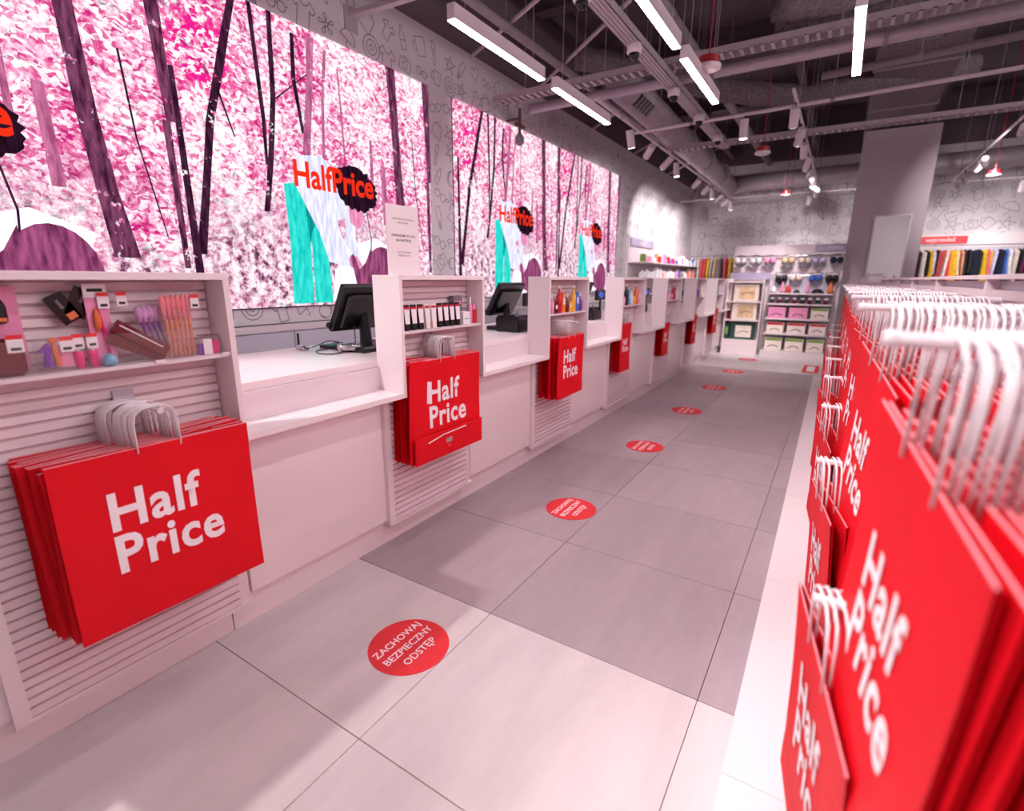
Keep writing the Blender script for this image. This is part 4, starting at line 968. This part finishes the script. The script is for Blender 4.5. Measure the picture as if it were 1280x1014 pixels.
def trayX(x0, x1, y, z, label, wd=.09, slope=0):
    t = thing('cable_tray', label, 'tray', ((x0+x1)/2, y, z)); mb = MB()
    mb.box(x0, x1, y-wd, y-wd+.006, z, z+.06); mb.box(x0, x1, y+wd-.006, y+wd, z, z+.06)
    obj('side_rails', mb, steel, t); mb = MB(); x = x0
    while x < x1: mb.box(x, x+.03, y-wd, y+wd, z, z+.008); x += .09
    obj('rungs', mb, steel, t); hang(t, [(x0+.4+k*1.6, y, z+.06) for k in range(int((x1-x0)/1.6))])
def trayY(x, y0, y1, z, label, wd=.07):
    t = thing('cable_tray', label, 'tray', (x, (y0+y1)/2, z)); mb = MB()
    mb.box(x-wd, x-wd+.006, y0, y1, z, z+.07); mb.box(x+wd-.006, x+wd, y0, y1, z, z+.07); mb.box(x-wd, x+wd, y0, y1, z, z+.006)
    obj('channel', mb, steel, t); mb = MB()
    for xx in (-.035, 0, .035): mb.box(x+xx-.006, x+xx+.006, y0, y1, z-.003, z)
    obj('ribs', mb, steel_d, t); hang(t, [(x, y0+.5+k*1.8, z+.07) for k in range(int((y1-y0)/1.8))])
trayX(-3.9, 6.8, 5.83, 3.6, 'perforated cable tray crossing the ceiling, nearest to the camera')
trayX(-2.65, 6.8, 8.95, 3.5, 'perforated cable tray crossing the ceiling beyond the spotlight rail')
trayY(-1.83, .5, 9.2, 3.5, 'long cable tray running over the aisle with dome cameras under it')
def pipe(p0, p1, r, label, m_=steel, n=12, clamps=True):
    t = thing('ceiling_pipe', label, 'pipe', p0); obj('pipe', MB().cyl(p0, p1, r, n=n), m_, t, smooth=True)
    if clamps:
        a, b_ = Vector(p0), Vector(p1); L_ = (b_-a).length; k = int(L_/1.5)
        for i in range(k):
            p = a.lerp(b_, (i+.5)/k); obj('hanger_rod', MB().cyl(p, (p.x, p.y, 5.4), .006, n=5), steel_d, t); obj('clamp', MB().cyl(p-(b_-a).normalized()*.02, p+(b_-a).normalized()*.02, r*1.15, n=n), steel_d, t)
pipe((-3.7, 6.3, 3.62), (6.8, 6.1, 3.62), .055, 'thick pale pipe crossing the ceiling just beyond the near cable tray')
pipe((-2.66, 6.0, 3.5), (-2.68, 15.8, 3.5), .02, 'slim spotlight track beside the round duct', white_d)
pipe((-2.75, 7.6, 3.5), (6.8, 6.9, 3.5), .022, 'white spotlight rail crossing the ceiling', white_d)
pipe((-.72, 6.9, 3.52), (-.72, 14.5, 3.52), .018, 'white spotlight rail running over the aisle to the far wall', white_d)
pipe((1.66, 8.6, 3.5), (1.66, 14.5, 3.5), .018, 'white spotlight rail at the right running towards the clothes wall', white_d)
pipe((-3.9, 14.6, 3.5), (6.5, 14.6, 3.5), .014, 'thin white rail crossing in front of the far wall', white_d)
pipe((-3.24, 1.0, 3.95), (-3.1, 12, 3.95), .045, 'grey pipe running along the ceiling over the tills', steel_d)
pipe((-2.0, 4.0, 4.3), (-1.9, 15, 4.3), .07, 'dark pipe high above the aisle', steel_d)
pipe((.3, 6.5, 4.0), (6.6, 6.5, 4.3), .09, 'thick insulated pipe at the upper right', insul)
pipe((-.5, 7.4, 3.75), (6.6, 7.2, 3.95), .04, 'thin pipe behind the thick insulated one', steel_d)
# round duct with grille
t = thing('round_duct', 'long round ventilation duct with a grille above the tills', 'duct', (-2.62, 10, 3.85))
obj('duct', MB().cyl((-2.6, 6.6, 3.82), (-2.75, 15.6, 3.82), .20, n=24), silver, t, smooth=True)
for y in (8.2, 9.8, 11.4, 13): obj('band', MB().cyl((-2.63, y, 3.82), (-2.631, y+.04, 3.82), .207, n=24), steel, t)
g = obj('grille', MB().rbox((-2.46, 7.1, 3.672), (.08, .26, .012), Matrix.Rotation(math.radians(-42), 3, 'Y')), black, t)
for q in range(5): obj('grille_bar', MB().rbox((-2.455, 6.88+q*.11, 3.667), (.08, .006, .014), Matrix.Rotation(math.radians(-42), 3, 'Y')), steel, g).location = (0, 0, 0)
hang(t, [(-2.62, 7.5, 4.0), (-2.66, 10.5, 4.0), (-2.7, 13.5, 4.0)])
t = thing('round_duct', 'round grey duct crossing just in front of the far wall', 'duct', (1, 14.9, 3.95)); obj('duct', MB().cyl((-2.9, 14.9, 3.85), (6.9, 14.9, 4.02), .2, n=20), silver, t, smooth=True)
for x in (-1.5, .2, 1.9, 3.6): obj('band', MB().cyl((x, 14.9, 3.85+.0173*(x+2.9)), (x+.05, 14.9, 3.85+.0173*(x+2.9)), .208, n=20), steel, t)
hang(t, [(-2, 14.9, 4), (1, 14.9, 4.1), (4, 14.9, 4.1)])
t = thing('flexible_duct', 'wide flexible grey duct sagging across the ceiling above the aisle', 'duct', (-1.6, 9, 4.2))
pts = [(-3.3, 6.8, 4.3), (-2.6, 7.6, 4.25), (-1.8, 8.2, 4.05), (-.8, 9.0, 4.0), (.2, 9.6, 4.25), (1.4, 10.4, 4.45)]
obj('hose', MB().tube([Vector(pts[i]).lerp(Vector(pts[i+1]), u/5) for i in range(5) for u in range(5)], [.14 if k % 2 else .155 for k in range(25)], 14), insul, t, smooth=True); hang(t, [pts[1], pts[3]])
t = thing('flexible_duct', 'second flexible duct, darker, at the upper right of the ceiling', 'duct', (.2, 5, 4.3))
pts = [(-1.0, 6.9, 4.35), (-.5, 7.2, 4.4), (.2, 7.6, 4.6), (1.2, 8.0, 4.7), (2.4, 8.6, 4.7)]
obj('hose', MB().tube([Vector(pts[i]).lerp(Vector(pts[i+1]), u/5) for i in range(4) for u in range(5)], [.12 if k % 2 else .135 for k in range(20)], 14), insul, t, smooth=True); hang(t, [pts[1], pts[3]])
# wide fireproofed duct at the right
t = thing('rectangular_duct', 'wide rough sprayed duct running back above the clad column', 'duct', (.45, 10, 4.3))
obj('duct', MB().box(.0, .9, 8.25, 14.5, 4.2, 4.75), insul, t); 
for y in (9, 11, 13): obj('flange', MB().box(-.02, .92, y, y+.04, 4.18, 4.77), steel_d, t)
t = thing('rectangular_duct', 'rough sprayed beam running across above the near tray', 'duct', (1, 7.2, 4.3)); obj('duct', MB().box(-1.1, 6.8, 7.75, 8.2, 4.35, 4.8), insul, t); obj('flange', MB().box(1.5, 1.54, 7.73, 8.22, 4.33, 4.82), steel_d, t)
for q, y in enumerate((1.5, 4.2, 7.0, 9.8, 12.6, 15.2)):
    t = thing('roof_beam', 'dark roof beam crossing under the slab, %s from the camera' % ORD[q], 'beam', (0, y, 5.0), 'dark roof beams')
    mb = MB(); mb.box(-4, 7, y-.1, y+.1, 4.98, 5.0); mb.box(-4, 7, y-.01, y+.01, 5.0, 5.38); mb.box(-4, 7, y-.1, y+.1, 5.38, 5.4); obj('steel', mb, mat('dark steel beam', (96, 80, 88), .8, noise=.15), t)
for q, x in enumerate((-3.0, -1.0, 1.1, 3.0)):
    t = thing('roof_beam', 'dark lengthwise roof joist, %s from the screen wall' % ORD[q], 'beam', (x, 5, 4.8), 'dark roof joists')
    obj('joist', MB().box(x-.06, x+.06, .5, 16.4, 4.75, 4.95), MATS['dark steel beam'], t)
# struts from the wall up to the ceiling
def strut(p0, p1, label): tag(obj('wall_strut', MB().cyl(p0, p1, .022, n=6), steel), label, 'strut')
strut((-3.98, 5.42, 4.0), (-2.0, 4.35, 4.0), 'slanting strut above the near counter lamp')
strut((-3.98, 6.85, 4.0), (-2.0, 5.2, 4.0), 'slanting strut above the far counter lamp')
strut((-3.98, 8.9, 4.0), (-2.1, 7.1, 4.0), 'slanting strut beside the round duct grille')
strut((-3.98, 11.0, 4.0), (-2.3, 9.2, 4.0), 'slanting strut behind the first spotlight')
strut((-3.98, 13.5, 4.0), (-2.4, 11.4, 4.0), 'slanting strut near the far left corner')
strut((-3.98, 3.2, 4.05), (-2.1, 2.6, 4.05), 'slanting strut at the top edge above the large screen')
t = thing('strut_channel', 'perforated steel channel bracket on the wall above the large screen', 'bracket', (-3.95, 3.6, 3.72))
mb = MB(); 
mb.rbox((-3.6, 3.75, 3.80), (.45, .03, .02), Matrix.Rotation(math.radians(-8), 3, 'Y')@Matrix.Rotation(math.radians(18), 3, 'Z')); obj('channel', mb, steel, t)
mb = MB()
for q in range(10): mb.cyl((-4.0+.088*q*.97+.02, 3.64+.028*q, 3.745+.0125*q-.01), (-4.0+.088*q*.97+.02, 3.64+.028*q, 3.745+.0125*q-.018), .01, n=6)
obj('holes', mb, darkw, t); obj('wall_plate', MB().box(-4.0, -3.985, 3.56, 3.7, 3.62, 3.82), steel, t)
t = thing('sprinkler_valve', 'small brass and grey valve fitting on the wall above the second screen', 'valve', (-3.8, 6.2, 3.35)); mb = MB().cyl((-3.8, 6.2, 3.3), (-3.8, 6.2, 3.62), .02, n=8); mb.cyl((-3.8, 6.1, 3.42), (-3.8, 6.3, 3.42), .025, n=8); mb.cyl((-4.0, 6.2, 3.5), (-3.8, 6.2, 3.5), .018, n=8); obj('body', mb, mat('brown valve', (110, 70, 66), .6), t); obj('head', MB().lathe([(.02, 0), (.06, .03), (.06, .1), (.03, .14)], (-3.8, 6.2, 3.18), 10), steel_d, t, smooth=True)
# dome cameras
for q, (x, y) in enumerate(((-1.84, 3.84), (-1.81, 4.87), (-1.81, 6.15), (-1.78, 7.22), (-1.77, 8.34))):
    t = thing('dome_camera', 'white dome camera under the long tray, %s from the camera' % ORD[q], 'camera', (x, y, 3.4), 'dome cameras under the tray')
    obj('housing', MB().lathe([(.05, .1), (.065, .09), (.065, .03), (.055, .02)], (x, y, 3.4), 16), white_d, t, smooth=True)
    obj('dome', MB().lathe([(.048, .02), (.042, -.005), (.025, -.025), (.005, -.032)], (x, y, 3.4), 14), blackg, t, smooth=True)
# red warning pendants
for q, (x, y) in enumerate(((-1.16, 4.85), (-1.15, 8.27), (-1.21, 12.45), (1.9, 11.88))):
    t = thing('pendant_siren', 'red and white alarm beacon on a red cord, %s' % ('nearest', 'in the middle of the ceiling', 'small one over the aisle end', 'at the far right')[q], 'alarm', (x, y, 3.2), 'red alarm beacons')
    obj('cap', MB().lathe([(.05, .07), (.085, .06), (.085, 0)], (x, y, 3.2), 16), redm, t, smooth=False); obj('dish', MB().lathe([(.1, 0), (.1, -.025), (.06, -.04)], (x, y, 3.2), 16), white_d, t)
    obj('cord', MB().cyl((x, y, 3.27), (x, y, 5.3), .006, n=6), redm, t)
# spotlights
def track_spot(x, y, top, tx, ty, tz, label, grp, e=0, ang=45):
    t = thing('track_spotlight', label, 'spotlight', (x, y, top), grp)
    c = Vector((x, y, top-.16)); d = (Vector((tx, ty, tz))-c).normalized()
    obj('stem', MB().cyl((x, y, top), (x, y, top-.10), .008, n=6), black, t)
    obj('can', MB().cyl(c-d*.11, c+d*.11, .05, n=16), white_d, t, smooth=False)
    obj('lens', MB().cyl(c+d*.108, c+d*.113, .044, n=16), lens, t)
    if e: spot('spot_light', c+d*.13, (tx, ty, tz), e, ang, .7)
rr = random.Random(2)
for q, y in enumerate((7.22, 8.03, 8.95, 9.54, 11.03, 11.89, 12.5, 13.3, 14.05, 14.72)):
    track_spot(-2.665, y, 3.49, -3.9 if q % 3 else -2.4, y+rr.uniform(.3, 1.2), 2.3 if q % 3 else 0, 'white can spotlight on the track by the round duct, %s from the camera' % ORD[q], 'spotlights beside the round duct', (0, 95, 90, 0, 130, 120, 0, 120, 90, 0)[q], 95)
track_spot(-1.29, 7.493, 3.49, -1.2, 7.6, 0, 'single white can spotlight hanging from the cross rail', 'spotlights on the cross rail', 40, 60)
for q, y in enumerate((7.32, 8.3, 9.18, 10.2, 11.13, 12.05, 12.91, 13.6)):
    tg = [(-.9, 9.6, 0), (-1.6, 10.2, 0), (-.7, 11.5, .8), (-1.6, 11.6, 1.0), (-2.2, 16.4, 2.2), (-.3, 16.4, 2.2), (1.2, 16.4, 2.2), (-1.2, 16.4, 2.2)][q]
    track_spot(-.72, y, 3.5, *tg, 'white can spotlight on the rail over the aisle, %s from the camera' % ORD[q], 'spotlights on the rail over the aisle', (90, 140, 120, 150, 150, 150, 120, 0)[q], 55)
for q, y in enumerate((9.25, 11.3, 11.7, 12.97, 13.5)):
    track_spot(1.66, y, 3.48, (2.4, 2.6, 1.4, 3.4, 1.9)[q], 16.4, 2.0, 'white can spotlight on the right rail, %s from the camera' % ORD[q], 'spotlights on the right rail', (160, 120, 0, 160, 120)[q], 60)
track_spot(-.9, 14.6, 3.49, -1.2, 16.4, 1.8, 'white can spotlight hanging before the far wall left of the column', 'spotlights before the far wall', 60, 60)
track_spot(2.8, 14.6, 3.49, 3.0, 16.4, 1.8, 'white can spotlight hanging before the far wall right of the column', 'spotlights before the far wall', 80, 60)
